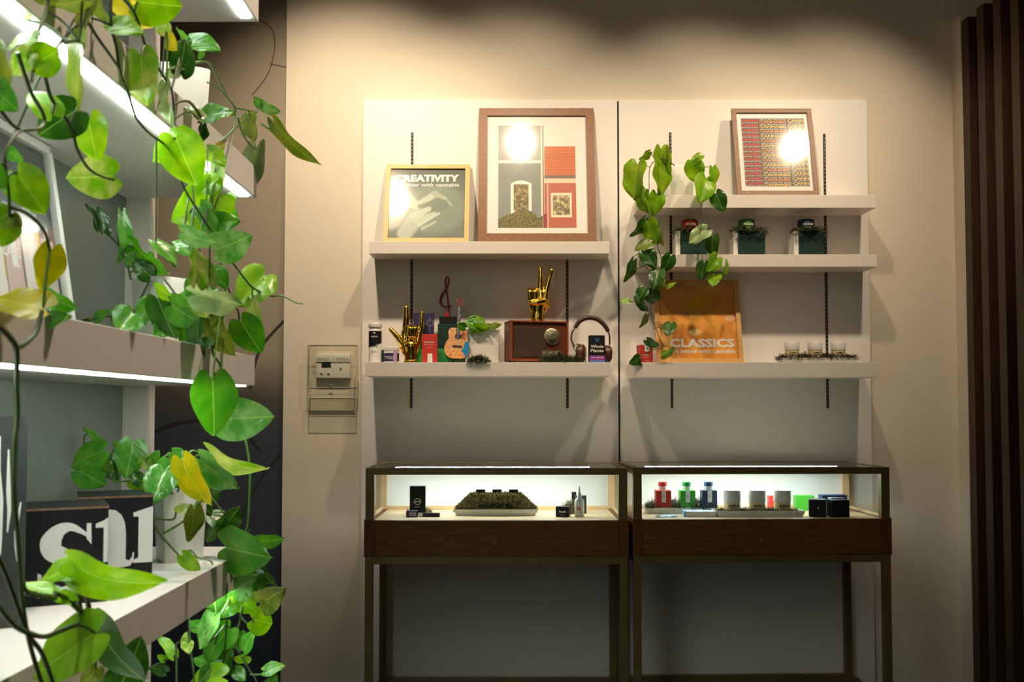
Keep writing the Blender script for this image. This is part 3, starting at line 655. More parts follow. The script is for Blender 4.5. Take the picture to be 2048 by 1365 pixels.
letterbox(214, 1200, 1.65, R(26), 'black cardboard box with large white letter S, nearest box on the shelf', 's')
letterbox(304, 1157, 1.86, R(24), 'black cardboard box behind the letter S box, beside the white planter', 'l')
# black canvas with white scribble strokes
t = thing('black_canvas', 'black canvas with white scratchy brush strokes at the far left edge', 'canvas', (at(52, 1060, 1.46).x-.11*math.cos(R(30)), CAMY+1.46-.11*math.sin(R(30)), zl), R(30))
hc = at(50, 832, 1.46).z-zl
mb = MB(); mb.box(-.11, .11, 0, .012, 0, hc, mat('charcoal_canvas', (.035, .04, .037), .5, noise=.2), .001); mb.build('board', t)
mb = MB(); r2 = random.Random(4)
for i in range(17):
    x = .1-i*.0125; z0 = hc*(.25+r2.random()*.25); z1 = hc*(.55+r2.random()*.38)
    P = [(x+r2.uniform(-.003, .003), z0+(z1-z0)*q/4) for q in range(5)]
    for qd in ribbon(P, [.002, .005, .006, .004, .002]): mb.poly([tuple(z) for z in qd], -.0006, M_whitep)
mb.build('brush_strokes', t)
# ================================================================== FRAMED PICTURES ON THE BACK SHELVES
def framed(label, name, pxc, pybot, Db, wpx, H, tilt, fw, fm, z0, depth=.016, matw=0, group=None):
    b = at(pxc, pybot, Db); W = wpx*Db/F
    t = thing(name, label, 'picture', (b.x, b.y, z0+.003), group=group); t.rotation_euler = (-tilt, 0, 0)
    pts_in = None; mb = MB(); w2 = W/2
    # mitred bars: each bar is a prism
    for pts in ([(-w2, 0), (w2, 0), (w2-fw, fw), (-w2+fw, fw)], [(-w2, H), (w2, H), (w2-fw, H-fw), (-w2+fw, H-fw)], [(-w2, 0), (-w2, H), (-w2+fw, H-fw), (-w2+fw, fw)], [(w2, 0), (w2, H), (w2-fw, H-fw), (w2-fw, fw)]):
        mb.prism(pts, 0, depth, fm)
    mb.build('frame', t)
    mb = MB(); mb.box(-w2+fw-.002, w2-fw+.002, depth*.55, depth*.9, fw-.002, H-fw+.002, M_matb); mb.build('mat_board', t)
    mb = MB(); mb.box(-w2+fw-.001, w2-fw+.001, depth*.25, depth*.25+.001, fw-.001, H-fw+.001, M_glass); mb.build('glass', t)
    return t, W, depth*.5
# 1. CREATIVITY
t, W, yy = framed('pale pine framed poster reading CREATIVITY, left of the tall picture', 'framed_poster', 851.5, 479, 4.34, 173.5, .392, R(18), .021, M_gframe, zS1, group=None)
Hq = .392; x0, x1, z0, z1 = -W/2+.021, W/2-.021, .021, Hq-.021
def hands(u, v):
    img = np.ones(u.shape+(3,))*lin(78, 92, 78)
    img = img*(0.85+.5*vnoise(u, v, 3, 3, 5)[..., None]); img = put(img, np.clip((v-.72)*4+.6*(vnoise(u, v, 4, 4, 8)-.5), 0, .85), lin(62, 68, 56))
    d = ((u-.62)/.44)**2+((v-.42)/.38)**2; img = put(img, np.clip(1.15-d, 0, .55)*(v < .75), lin(125, 148, 128))
    def limb(x0, y0, x1, y1, w0, w1, c, s=1.0):
        nonlocal img
        dx, dy = x1-x0, y1-y0; tt = np.clip(((u-x0)*dx+(v-y0)*dy)/(dx*dx+dy*dy), 0, 1)
        dd = np.hypot(u-x0-tt*dx, v-y0-tt*dy); ww = w0+(w1-w0)*tt
        img = put(img, np.clip((ww-dd)/ww*3.2, 0, 1)*s, lin(*c))
    limb(0, .72, .22, .58, .12, .09, (178, 176, 158)); limb(.22, .58, .36, .46, .09, .08, (168, 170, 152))
    limb(.36, .46, .60, .64, .06, .05, (172, 184, 165)); limb(.60, .64, .72, .58, .05, .03, (150, 160, 140)); limb(.72, .58, .82, .48, .03, .012, (170, 180, 160))
    limb(.40, .46, .66, .56, .03, .025, (95, 112, 92), .8); limb(.50, .36, .72, .50, .12, .08, (88, 108, 88), .7)
    limb(.22, .08, .36, .30, .12, .13, (165, 172, 158)); limb(.34, .32, .52, .42, .06, .045, (178, 190, 172)); limb(.36, .26, .60, .36, .045, .028, (170, 184, 165))
    limb(.40, .20, .66, .36, .035, .018, (180, 192, 175)); limb(.44, .14, .62, .24, .03, .015, (160, 176, 155)); limb(.08, .45, .02, .3, .2, .2, (190, 188, 175), .8)
    limb(.42, .02, .42, .14, .006, .01, (90, 100, 85)); 
    return img
painted('print', x0, x1, z0, z1, yy, 130, 130, hands, t, .5)
w_ = x1-x0; h_ = z1-z0
text('CREATIVITY', x0+.06*w_, x0+.92*w_, z0+.815*h_, z0+.92*h_, yy-.0008, M_whitep, t, bold=.055)
text('is better with cannabis', x0+.07*w_, x0+.92*w_, z0+.745*h_, z0+.795*h_, yy-.0008, M_whitep, t, bold=.02)
# 2. HOUSE PHOTO
t, W, yy = framed('tall walnut framed picture of grey and red houses beside a tiled roof', 'framed_picture', 1074.7, 479.5, 4.315, 239.5, .645, R(12.9), .037, M_bframe, zS1)
HH = .645
def fx(px): return (px-1074.7)/232*W*1.0
def fz(py): return (479.5-py)/266*HH
x0, x1, z0, z1 = fx(998), fx(1152), fz(452), fz(248)
def house(u, v):
    img = np.ones(u.shape+(3,))*lin(236, 228, 218)
    n1 = vnoise(u, v, 60, 80, 1); n2 = vnoise(u, v, 30, 40, 2); n3 = vnoise(u, v, 8, 10, 3)
    wallm = u < .555; img = put(img, wallm, lin(134, 140, 134)); img = img+(n3[..., None]-.5)*.03
    img = put(img, wallm & (v > .64), lin(158, 160, 155)); img = put(img, (v > .625) & (v < .655) & (u < .56), lin(236, 228, 214))
    img = put(img, (np.abs(u-.565) < .014), lin(232, 222, 205)); img = put(img, (np.abs(u-.582) < .006) & (v < 1), lin(90, 75, 66))
    for (a, b, c, d, top) in ((.16, .43, .13, .455, 1), (.17, .43, .66, .86, 0)):
        img = put(img, (u > a) & (u < b) & (v > c) & (v < d-top*.03*((u-(a+b)/2)/(.13))**2), lin(240, 235, 222))
        bud = lin(120, 108, 70)*(.35+1.5*n1[..., None]*n2[..., None]*2)
        m = (u > a+.04) & (u < b-.04) & (v > c+.03) & (v < d-.035); img = np.where(m[..., None], bud+np.array([.05, .03, 0])*n2[..., None], img)
    rt = (u > .595) & (v > .5) & (v < .79); row = np.floor((v-.5)*52); ph = (u*34+row*.5) % 1; sh = .15+.55*((v-.5)*52 % 1)+.75*np.sin(ph*math.pi)
    img = np.where(rt[..., None], lin(210, 108, 48)*sh[..., None], img)
    img = put(img, (u > .59) & (v > .47) & (v < .505), lin(105, 90, 80)*1.2); img = put(img, (u > .59) & (v > .43) & (v < .475), lin(238, 205, 172))
    img = put(img, (u > .59) & (v < .43), lin(188, 98, 70)); img = put(img, (np.abs(u-.635) < .007) & (v < .47), lin(235, 205, 185))
    m0 = (u > .675) & (u < .945) & (v > .10) & (v < .335); img = put(img, m0, lin(236, 225, 200))
    m = (u > .70) & (u < .92) & (v > .122) & (v < .312); img = np.where(m[..., None], lin(160, 145, 105)*(.3+1.6*n1[..., None]*n2[..., None]*1.6), img)
    bm_ = (v < .15*np.clip(1-np.abs(u-.3)/.5, 0, 1)+.06*n2) & (u < .57)
    cr = rng.rand(*u.shape); fol = np.where((cr > .8)[..., None], lin(190, 165, 50), np.where((cr > .4)[..., None], lin(95, 100, 45), lin(45, 48, 35)))
    img = np.where(bm_[..., None], fol, img); img = put(img, (np.abs(u-.6) < .02) & (v < .13), lin(150, 40, 45)); return img
painted('print', x0, x1, z0, z1, yy, 240, 320, house, t, .5)
# 3. LIFE IS BETTER poster
t, W, yy = framed('rustic wood framed poster of repeated slogan lines on the top right shelf', 'framed_poster', 1557, 388, 4.315, 165, .425, R(14.2), .020, M_bframe2, zR1)
HH = .425; sx_ = W/165
xa, xb, za, zb_ = -W/2+13*sx_+.012, W/2-13*sx_-.006, .046, HH-.046
M_lt = mat('poster_lettering_cream', (.80, .72, .60), .6, noise=.02); M_or = mat('poster_lettering_orange', (.80, .30, .06), .6, noise=.03); M_rd = mat('poster_lettering_red', (.62, .07, .04), .6, noise=.03)
M_dk = mat('poster_ground_grey', (.10, .10, .10), .6, noise=.03); M_gd = mat('poster_lettering_amber', (.85, .55, .15), .6, noise=.03)
mb = MB(); mb.box(xa, xb, yy-.0002, yy+.0002, za, zb_, M_dk); mb.build('print', t)
obs = []; nrow = 14; rh = (zb_-za)/nrow; ww = xb-xa
for r_ in range(nrow):
    zt_ = zb_-(r_+.05)*rh
    obs.append(text('NABIS', xa+.005*ww, xa+.27*ww, zt_-rh*.72, zt_-rh*.12, yy-.0008, M_rd, t, bold=.03))
    obs.append(text('BETTER WITH', xa+.005*ww, xa+.27*ww, zt_-rh*1.0+rh*.0, zt_-rh*.78, yy-.0008, M_lt, t, bold=.015))
    obs.append(text('CANNABIS', xa+.29*ww, xa+.71*ww, zt_-rh*.95, zt_-rh*.40, yy-.0008, M_gd if r_ % 2 else M_or, t, bold=.03))
    obs.append(text('LIFE IS BETTER WITH', xa+.29*ww, xa+.71*ww, zt_-rh*.33, zt_-rh*.10, yy-.0008, M_lt, t, bold=.015))
    obs.append(text('CANN', xa+.735*ww, xa+.995*ww, zt_-rh*.72, zt_-rh*.12, yy-.0008, M_gd, t, bold=.03))
    obs.append(text('LIFE IS BETT', xa+.735*ww, xa+.995*ww, zt_-rh*1.0, zt_-rh*.78, yy-.0008, M_lt, t, bold=.015))
o = merge_objs(obs, 'lettering')
# 4. CLASSICS
t, W, yy = framed('oak framed amber poster reading CLASSICS on the bottom right shelf', 'framed_poster', 1401, 723, 4.36, 174, .390, R(15.2), .020, M_oframe, zR3)
HH = .386; x0, x1, z0, z1 = -W/2+.02, W/2-.02, .02, HH-.02
def amber(u, v):
    img = np.ones(u.shape+(3,))*lin(226, 146, 12); n = vnoise(u, v, 4, 4, 12); n2 = vnoise(u, v, 9, 7, 14)
    img = put(img, np.clip((n-.55)*3, 0, .6), lin(200, 112, 6)); img = put(img, np.clip((n2-.6)*3, 0, .5), lin(240, 175, 60))
    for (cx, cy, rx, ry, c, s) in ((.45, .36, .10, .05, (240, 215, 150), .8), (.44, .26, .06, .05, (130, 90, 50), .6), (.10, .22, .09, .22, (240, 190, 100), .6), (.70, .42, .12, .10, (245, 180, 60), .5), (.92, .55, .08, .05, (235, 220, 180), .5), (.45, .62, .22, .06, (150, 120, 60), .45), (.62, .25, .1, .13, (200, 120, 20), .6)):
        img = put(img, np.clip(1.5*(1-((u-cx)/rx)**2-((v-cy)/ry)**2), 0, 1)*s, lin(*c))
    img = put(img, (np.abs(u-.33-(.95-v)*.25) < .006) & (v > .55), lin(220, 170, 90)); return img
painted('print', x0, x1, z0, z1, yy, 90, 90, amber, t, .5)
w_ = x1-x0; h_ = z1-z0
text('CLASSICS', x0+.12*w_, x0+.96*w_, z0+.155*h_, z0+.27*h_, yy-.0008, M_whitep, t, bold=.04)
text('are better with cannabis', x0+.12*w_, x0+.96*w_, z0+.075*h_, z0+.135*h_, yy-.0008, M_whitep, t, bold=.02)
# ================================================================== SMALL GOODS HELPERS
def base(pxc, z, D): p = at(pxc, 700, D); return Vector((p.x, p.y, z))
def height(py, z, D): return at(1000, py, D).z-z
def carton(name, label, px0, px1, pytop, z, D, depth, m, rz=0, cat='box', group=None, extra=None):
    W = (px1-px0)*D/F; h = height(pytop, z, D); b = base((px0+px1)/2, z, D)
    t = thing(name, label, cat, (b.x, b.y+depth/2, z), rz, group)
    mb = MB(); mb.box(-W/2, W/2, -depth/2, depth/2, 0, h, m, .0012); mb.build('body', t)
    if extra: extra(t, W, h, -depth/2-.0005)
    return t
def moss(label, cx, cy, z, lx, ly, h, n, m, seed=0, dome=True, droop=0, m2=None, name='moss_clump', hang=0):
    r = random.Random(seed); mb = MB()
    def strand(p, lo, dz=0):
        d = Vector((r.uniform(-1, 1), r.uniform(-1, .7), r.uniform(-.4, .8)+dz)).normalized(); w0 = r.uniform(.0007, .0017)
        mm = m if (m2 is None or r.random() < .55) else m2; L = r.uniform(.004, .008); s = d.cross(Vector((0, .35, 1)))
        s = s.normalized() if s.length > .01 else Vector((1, 0, 0)); q = [p-s*w0*.5, p+s*w0*.5]; c = p
        for k in range(3):
            d = (d+Vector((r.uniform(-.9, .9), r.uniform(-.9, .9), r.uniform(-.9, .7)+dz*.5))).normalized(); c = c+d*L; ww = w0*(1-.3*k); q += [c-s*ww, c+s*ww]
        for k in q: k.z = max(k.z, lo)
        mb.add(q, [(0, 1, 3, 2), (2, 3, 5, 4), (4, 5, 7, 6)], mm)
    for i in range(int(n*2.6)):
        u, v = r.uniform(-1, 1), r.uniform(-1, 1)
        if u*u+v*v > 1 and dome: continue
        edge = max(abs(u), abs(v)); hh = h*(1-(u*u+v*v)*.6)*r.uniform(.15, 1) if dome else h*r.uniform(.1, 1)*(1-.5*edge**4)
        strand(Vector((u*lx/2, v*ly/2, max(.001, hh))), .0006 if not (droop and v < -.75) else -droop*r.random())
    if hang:
        for i in range(int(n*.9)):
            sd = r.choice([-1, 1, 0]); tt = r.random()**1.4
            if sd: strand(Vector((sd*(lx*.42+r.uniform(-.004, .012)), r.uniform(-.5, .3)*ly, .012-tt*hang)), -hang-.01, -.3)
            else: strand(Vector((r.uniform(-.45, .45)*lx, -ly*.5-r.uniform(-.002, .006), .010-tt*hang*.45)), -hang, -.2)
    # low core mound so that the clump reads as dense
    N = 14; vs = [(0, 0, h*.62)]; fs = []
    for ring, (rr, hz) in enumerate(((.45, .5), (.85, .16), (1.0, 0))):
        for k in range(N):
            a = 2*math.pi*k/N; q = rr*(.9+.2*r.random()); vs.append((math.cos(a)*q*lx*.45, math.sin(a)*q*ly*.45, max(.0004, hz*h)))
    for k in range(N): fs.append((0, 1+k, 1+(k+1) % N))
    for g in range(2):
        for k in range(N): fs.append((1+g*N+k, 1+(g+1)*N+k, 1+(g+1)*N+(k+1) % N, 1+g*N+(k+1) % N))
    mb.add(vs, fs, m)
    o = mb.build(name, loc=(cx, cy, z)); tag(o, label, 'moss', kind='stuff'); return o
def jar(name, label, pxc, z, D, dpx, pytop, lidfrac, bodym, lidm, band=None, txt=None, group=None, cat='jar', lidw=1.0, txtm=None):
    b = base(pxc, z, D); r = dpx*D/F/2; h = height(pytop, z, D); t = thing(name, label, cat, (b.x, b.y+r, z), group=group)
    hb = h*(1-lidfrac); mb = MB(); mb.lathe([(r*.9, 0), (r*.97, h*.03), (r*.97, hb*.9), (r*.86, hb)], bodym, n=28); mb.build('body', t, True)
    mb = MB(); mb.lathe([(r*lidw*.99, hb*.985), (r*lidw, hb+.001), (r*lidw, h-.002), (r*lidw*.95, h)], lidm, n=28); mb.build('lid', t, True)
    if band:
        mb = MB(); mb.lathe([(r*.975, hb*.12), (r*.98, hb*.13), (r*.98, hb*.78), (r*.975, hb*.8)], band, n=28); mb.build('label_band', t, True)
    if txt:
        text(txt, -r*.62, r*.62, hb*.56, hb*.78, -r*1.0, txtm or M_blackcard, t, bold=.03)
        text('CANNABIS CO', -r*.5, r*.5, hb*.42, hb*.50, -r*1.0, txtm or M_blackcard, t, bold=.02)
    return t
def capsule_chain(mb, pts, rads, m, n=14):
    rads = [r*1.13 for r in rads]
    P = [Vector(p) for p in pts]
    for i in range(len(P)-1):
        a, b = P[i], P[i+1]; d = b-a; L = d.length
        if L < 1e-6: continue
        prof = []; K = 5
        tt = d/L; x = tt.orthogonal().normalized(); y = tt.cross(x); vs = []; fs = []
        rows = [(-rads[i]*math.cos(q*math.pi/2/K), rads[i]*math.sin(q*math.pi/2/K)) for q in range(0, K+1)] + [(L+rads[i+1]*math.sin(q*math.pi/2/K), rads[i+1]*math.cos(q*math.pi/2/K)) for q in range(0, K+1)]
        for (s, r) in rows:
            r = max(r, 1e-5)
            for k in range(n):
                an = 2*math.pi*k/n; vs.append(a+tt*s+(x*math.cos(an)+y*math.sin(an))*r)
        for q in range(len(rows)-1):
            for k in range(n): fs.append((q*n+k, q*n+(k+1) % n, (q+1)*n+(k+1) % n, (q+1)*n+k))
        fs.append(tuple(range(n))[::-1]); fs.append(tuple((len(rows)-1)*n+k for k in range(n)))
        mb.add(vs, fs, m)
def remeshed(mb, name, parent, m, voxel=.0016, it=4):
    o = mb.build('tmp'); md = o.modifiers.new('r', 'REMESH'); md.mode = 'VOXEL'; md.voxel_size = voxel; md.use_smooth_shade = True
    s = o.modifiers.new('s', 'SMOOTH'); s.factor = .5; s.iterations = it
    dg = bpy.context.evaluated_depsgraph_get(); dg.update(); me = bpy.data.meshes.new_from_object(o.evaluated_get(dg)); bpy.data.objects.remove(o)
    me.name = name; me.materials.clear(); me.materials.append(m)
    for p in me.polygons: p.use_smooth = True; p.material_index = 0
    ob = bpy.data.objects.new(name, me); return link(ob, parent)
# ================================================================== LEFT LOWER SHELF (S2) ORNAMENTS
z = zS2
# pill bottle
def bottle_x(D=4.30):
    b = base(748.5, z, D); k = D/F; r = 13*k; h = height(645, z, D); t = thing('supplement_bottle', 'tall white bottle with black label at the left end of the shelf', 'bottle', (b.x, b.y+r, z))
    mb = MB(); mb.lathe([(r*.9, 0), (r, .002), (r, h*.83), (r*.82, h*.865), (r*.82, h*.88)], M_white, n=28); mb.build('body', t, True)
    mb = MB(); mb.lathe([(r*1.04, h*.875), (r*1.06, h*.88), (r*1.06, h*.985), (r, h)], M_white, n=28); mb.build('cap', t, True)
    mb = MB(); vs = []; fs = []; n = 20
    for i in range(n+1):
        a = math.pi*(1.02+.96*i/n); 
        lo = h*(.36+.14*i/n); vs += [(math.cos(a)*r*1.01, math.sin(a)*r*1.01, lo), (math.cos(a)*r*1.01, math.sin(a)*r*1.01, h*.79)]
    for i in range(n): fs.append((2*i, 2*i+2, 2*i+3, 2*i+1))
    mb.add(vs, fs, M_blackcard); o = mb.build('label', t, True)
    text('CBG', -r*.5, r*.55, h*.40, h*.46, -r*1.04, M_blackcard, t, bold=.03); text('MINTS', -r*.5, r*.5, h*.27, h*.30, -r*1.04, M_grey, t, bold=.02)
    text('*', -r*.22, r*.22, h*.69, h*.76, -r*1.04, M_whitep, t, bold=.05); text('STRONG', -r*.5, r*.5, h*.63, h*.665, -r*1.04, M_whitep, t, bold=.02)
bottle_x()
t = jar('cream_jar', 'short white jar with purple label beside the tall bottle', 781, z, 4.29, 32, 694, .22, M_white, M_white, M_purple)
r_ = 16*4.29/F
text('Mustard', -r_*.7, r_*.45, .024, .029, -r_*1.02, M_whitep, t, bold=.02); text('Terps', -r_*.5, r_*.45, .016, .021, -r_*1.02, M_whitep, t, bold=.02)
mb = MB(); mb.box(r_*.35, r_*.78, -r_*1.0, -r_*.6, .003, .052, M_lilac, .001); mb.build('side_label', t)
carton('small_carton', 'small dark carton between the tall bottle and the purple jar', 761, 767, 700, z, 4.33, .03, M_dgreen)
# gold rock hand
def hand_rock():
    D = 4.33; k = D/F; b = base(820, z, D); t = thing('gold_hand', 'polished gold horns-gesture hand statue with raised index and little finger', 'statue', (b.x, b.y+.03, z))
    def P(px, py, y=0): return ((px-820)*k, y, (723.5-py)*k)
    mb = MB()
    capsule_chain(mb, [P(821, 716), P(821, 704), P(820, 690)], [.034*.82, .027, .031], M_gold)          # wrist
    for dx in (-11, -4, 4, 11): capsule_chain(mb, [P(820+dx*.8, 700), P(821+dx*1.15, 680), P(822+dx*1.35, 662)], [.016, .018, .0145], M_gold)   # palm
    capsule_chain(mb, [P(809, 664), P(810, 648), P(811, 630), P(810.5, 611)], [.0150, .0140, .0132, .0105], M_gold)      # index
    capsule_chain(mb, [P(837, 664), P(841, 650), P(842, 637), P(843, 621)], [.0120, .0112, .0105, .0085], M_gold)      # little
    capsule_chain(mb, [P(812, 700, -.004), P(803, 684, -.010), P(795, 671, -.012), P(780, 655, -.010)], [.018, .0145, .0125, .0085], M_gold)   # thumb
    for px in (820, 829):                                                                            # folded middle and ring
        capsule_chain(mb, [P(px, 662, 0), P(px, 652, -.012), P(px+1, 655, -.030), P(px, 668, -.030)], [.0125, .0125, .0118, .0100], M_gold)
    o = remeshed(mb, 'hand', t, M_gold, .0016, 4)
    mb = MB(); mb.lathe([(.031, 0), (.033, .002), (.033, .010), (.029, .013)], M_gold, n=32); mb.build('base', t, True)
hand_rock()
def hand_peace(ztop):
    D = 4.335; k = D/F; b = base(1075, ztop, D); t = thing('gold_hand', 'polished gold peace-sign hand statue standing on the radio', 'statue', (b.x, b.y+.012, ztop))
    def P(px, py, y=0): return ((px-1075)*k, y, (640.5-py)*k)
    mb = MB()
    capsule_chain(mb, [P(1075, 634), P(1076, 622), P(1077, 608)], [.029, .026, .030], M_gold)
    for dx in (-10, -3, 4, 10): capsule_chain(mb, [P(1077+dx*.9, 615), P(1077+dx*1.3, 598), P(1077+dx*1.45, 582)], [.0165, .0175, .0140], M_gold)
    capsule_chain(mb, [P(1081, 584), P(1081, 567), P(1081.5, 548), P(1081, 532)], [.0135, .0118, .0108, .0090], M_gold)
    capsule_chain(mb, [P(1091, 586), P(1095, 569), P(1100, 550), P(1104, 537)], [.0130, .0112, .0105, .0088], M_gold)
    for i, px in enumerate((1060, 1070)): capsule_chain(mb, [P(px+2, 588, 0), P(px, 578, -.012), P(px, 583, -.031), P(px+1, 597, -.031), P(px+2, 601, -.02)], [.0122, .0122, .0115, .0108, .009], M_gold)
    capsule_chain(mb, [P(1092, 607, -.006), P(1086, 600, -.028), P(1074, 603, -.036), P(1063, 603, -.034)], [.0165, .0130, .0115, .0095], M_gold)
    remeshed(mb, 'hand', t, M_gold, .0016, 4)
    mb = MB(); mb.lathe([(.030, 0), (.032, .002), (.031, .008), (.028, .010)], M_gold, n=32); mb.build('base', t, True)
# cartons behind
def ex(t, W, h, y):
    text('Mustard', -W*.05, W*.42, h*.50, h*.58, y, M_whitep, t, bold=.03); text('Terps', -W*.05, W*.42, h*.40, h*.475, y, M_whitep, t, bold=.03)
    mb = MB(); P = [(W*.32+math.cos(a)*.014, h*.80+math.sin(a)*.014) for a in np.linspace(0, 2*math.pi, 20)]
    for q in ribbon(P, [.0022]*20): mb.poly([tuple(k) for k in q], y, M_grey)
    mb.poly([(W*.31, h*.62), (W*.325, h*.62), (W*.325, h*.93), (W*.31, h*.93)], y, M_grey); mb.build('emblem', t)
carton('tall_carton', 'tall purple carton standing behind the horns-gesture hand', 826, 867, 626, z, 4.40, .03, M_purple, extra=ex)
def ex(t, W, h, y):
    text('BREEZE', -W*.32, W*.32, h*.70, h*.745, y, M_lt, t, bold=.03); text('CANNABIS PREROLLS', -W*.34, W*.34, h*.625, h*.65, y, M_lt, t, bold=.01); text('INDICA', -W*.14, W*.14, h*.53, h*.56, y, M_lt, t, bold=.02)
    mb = MB(); mb.box(-W*.13, W*.18, y-.001, y+.001, 0.001, h*.33, M_whitep); mb.build('seal_tab', t)
carton('red_carton', 'flat red carton with a white tab between the gold hand and guitar', 844, 874.5, 669, z, 4.30, .022, M_red, extra=ex)
carton('green_carton', 'low green carton lying behind the red carton and the guitar', 836, 930, 698, z, 4.36, .04, M_green)
t = carton('dark_green_carton', 'tall dark green carton carrying the red treble clef ornament', 875.5, 914, 648, z, 4.44, .035, M_dgreen)
hb = height(648, z, 4.44)
mb = MB(); mb.box(-.037, .043, -.0165, .0165, hb, hb+.032, M_blackcard, .001); mb.build('lid', t)
zc = z+hb+.032
def clef():
    D = 4.44; k = D/F; b = base(893, zc, D); t = thing('treble_clef_ornament', 'red metal treble clef ornament standing on the dark green carton', 'ornament', (b.x, b.y+.018, zc))
    def P(px, py): return ((px-893)*k, 0, (632.5-py)*k)
    mb = MB(); mb.box(-.010, .011, -.010, .010, 0, .018, M_redmetal, .002); mb.build('base', t)
    pts = [P(896.5, 626), P(896.5, 612), P(894.5, 595), P(891.5, 577), P(889.8, 562), P(892, 552), P(896, 553), P(896.5, 563), P(892, 575), P(883.5, 588), P(880, 600), P(883, 608), P(892, 612.5), P(903, 610)]
    P5 = smooth_path(pts, 5); n = len(P5); mb = MB(); mb.tube(P5, [.0032+.0026*math.exp(-((i/n-.72)/.12)**2) for i in range(n)], M_redmetal, 8); mb.build('clef', t, True)
clef()
# guitar
M_psy = mat('painted_swirl', (.7, .3, .1), .35, coat=.5)
nt = M_psy.node_tree; tc = nt.nodes.new('ShaderNodeTexCoord'); nz = nt.nodes.new('ShaderNodeTexNoise'); nz.inputs['Scale'].default_value = 42; nz.inputs['Detail'].default_value = 1.5; nz.inputs['Distortion'].default_value = 2.5
nt.links.new(tc.outputs['Object'], nz.inputs['Vector']); rp = nt.nodes.new('ShaderNodeValToRGB'); nt.links.new(nz.outputs['Fac'], rp.inputs[0]); rp.color_ramp.interpolation = 'CONSTANT'
els = rp.color_ramp.elements; els[0].color = (.55, .10, .05, 1); els[1].position = .62; els[1].color = (.70, .20, .22, 1)
for p, c in ((.36, (.78, .32, .04)), (.44, (.85, .55, .12)), (.49, (.70, .52, .36)), (.53, (.60, .16, .06)), (.57, (.8, .4, .08)), (.68, (.22, .30, .12)), (.74, (.75, .6, .4))):
    e = els.new(p); e.color = (*c, 1)
nt.links.new(rp.outputs[0], nt.nodes['Principled BSDF'].inputs['Base Color'])
M_neck = mat('rosewood', (.035, .014, .008), .4, noise=.3, nscale=30); M_bluep = mat('blue_paint', (.01, .22, .50), .35, coat=.5, noise=.05)
M_pink = mat('magenta_paint', (.60, .06, .14), .35, noise=.05); M_orp = mat('orange_paint', (.85, .28, .03), .35, noise=.05)
def guitar():
    D = 4.30; k = D/F; b = base(912, z, D); t = thing('miniature_guitar', 'miniature acoustic guitar painted in orange swirls with a blue patch', 'guitar', (b.x, b.y+.02, z)); t.rotation_euler = (R(-6), R(3), 0)
    def P(px, py): return ((px-912)*k, (723.5-py)*k)
    half = [(0, 714), (10, 714), (20, 709), (25.5, 700), (26, 690), (23, 681), (19, 674), (18.5, 668), (20, 661), (18, 654), (12, 651), (0, 651)]
    outl = [(912+a, b_) for a, b_ in half]+[(912-a, b_) for a, b_ in half[::-1][1:-1]]
    sp3 = smooth_path([Vector((*P(a, b_), 0)) for a, b_ in outl+[outl[0]]], 4)[:-1]; pts = [(p.x, p.y) for p in sp3]
    mb = MB(); mb.prism(pts, .0, .022, M_neck); mb.prism([(x*.985, zz*.99+.0004) for x, zz in pts], -.0012, .0, M_psy); mb.build('body', t)
    mb = MB()
    bl = smooth_path([Vector((*P(a, b_), 0)) for a, b_ in [(937, 690), (936, 701), (929, 710), (927, 704), (921, 698), (925, 690), (926, 682), (930, 678), (934, 681), (937, 690)]], 4)
    mb.poly([(p.x, p.y) for p in bl[:-1]], -.0018, M_bluep)
    for i, (a0, a1) in enumerate(((40, 58), (15, 30), (-10, 4))):
        c0 = P(914, 672); 
        mb.poly([c0, (c0[0]+.034*math.cos(R(a0)), c0[1]+.034*math.sin(R(a0))), (c0[0]+.034*math.cos(R(a1)), c0[1]+.034*math.sin(R(a1)))], -.0018, M_pink if i != 1 else M_orp)
    mb.build('painted_patch', t)
    mb = MB(); c = P(912, 669); mb.lathe([(.0125, -.0026), (.0125, -.001)], M_neck, c[0], c[1], 20, 'y'); mb.build('sound_hole', t)
    mb = MB(); x, zz = P(912, 689); mb.box(x-.021, x+.021, -.005, -.001, zz-.003, zz+.003, M_neck, .001); mb.build('bridge', t)
    mb = MB(); z0_, z1_ = P(912, 668)[1], P(912, 607)[1]; mb.box(-.0078, .0078, -.006, .004, z0_, z1_, M_neck, .001); n_ = mb.build('neck', t)
    mb = MB(); [mb.box(-.0078, .0078, -.0068, -.006, z0_+i*(z1_-z0_)/12, z0_+i*(z1_-z0_)/12+.0007, M_chrome) for i in range(1, 12)]; mb.build('fret_row', n_)
    mb = MB(); mb.prism([(-.0075, z1_), (.0075, z1_), (.0125, z1_+.008), (.0115, z1_+.036), (-.0115, z1_+.036), (-.0125, z1_+.008)], -.004, .003, M_radiod); hs = mb.build('headstock', t)
    for s in (-1, 1):
        for i in range(3):
            mb = MB(); mb.lathe([(.0018, s*.0125-.002), (.002, s*.0125), (.0016, s*.0125+.003)], M_slot, 0, 0, 8); o = mb.build('tuning_peg', hs); o.location = (0, -.004, z1_+.011+i*.009); o.rotation_euler = (0, R(90), 0)
    mb = MB(); [mb.tube([(x*.0017, -.0075, zz), (x*.0014, -.0075, z1_)], .0003, M_chrome, 4) for x in (-3, -2, -1, 1, 2, 3)]; mb.build('string_set', t)
    mb = MB()
    for s in (-1, 1): mb.tube([(s*.020, -.010, .0), (s*.019, .004, .02), (s*.012, .028, .06)], .0022, M_black, 6); mb.tube([(s*.019, .004, .02), (s*.012, .06, .0)], .0022, M_black, 6)
    o = mb.build('stand', t); 
guitar()
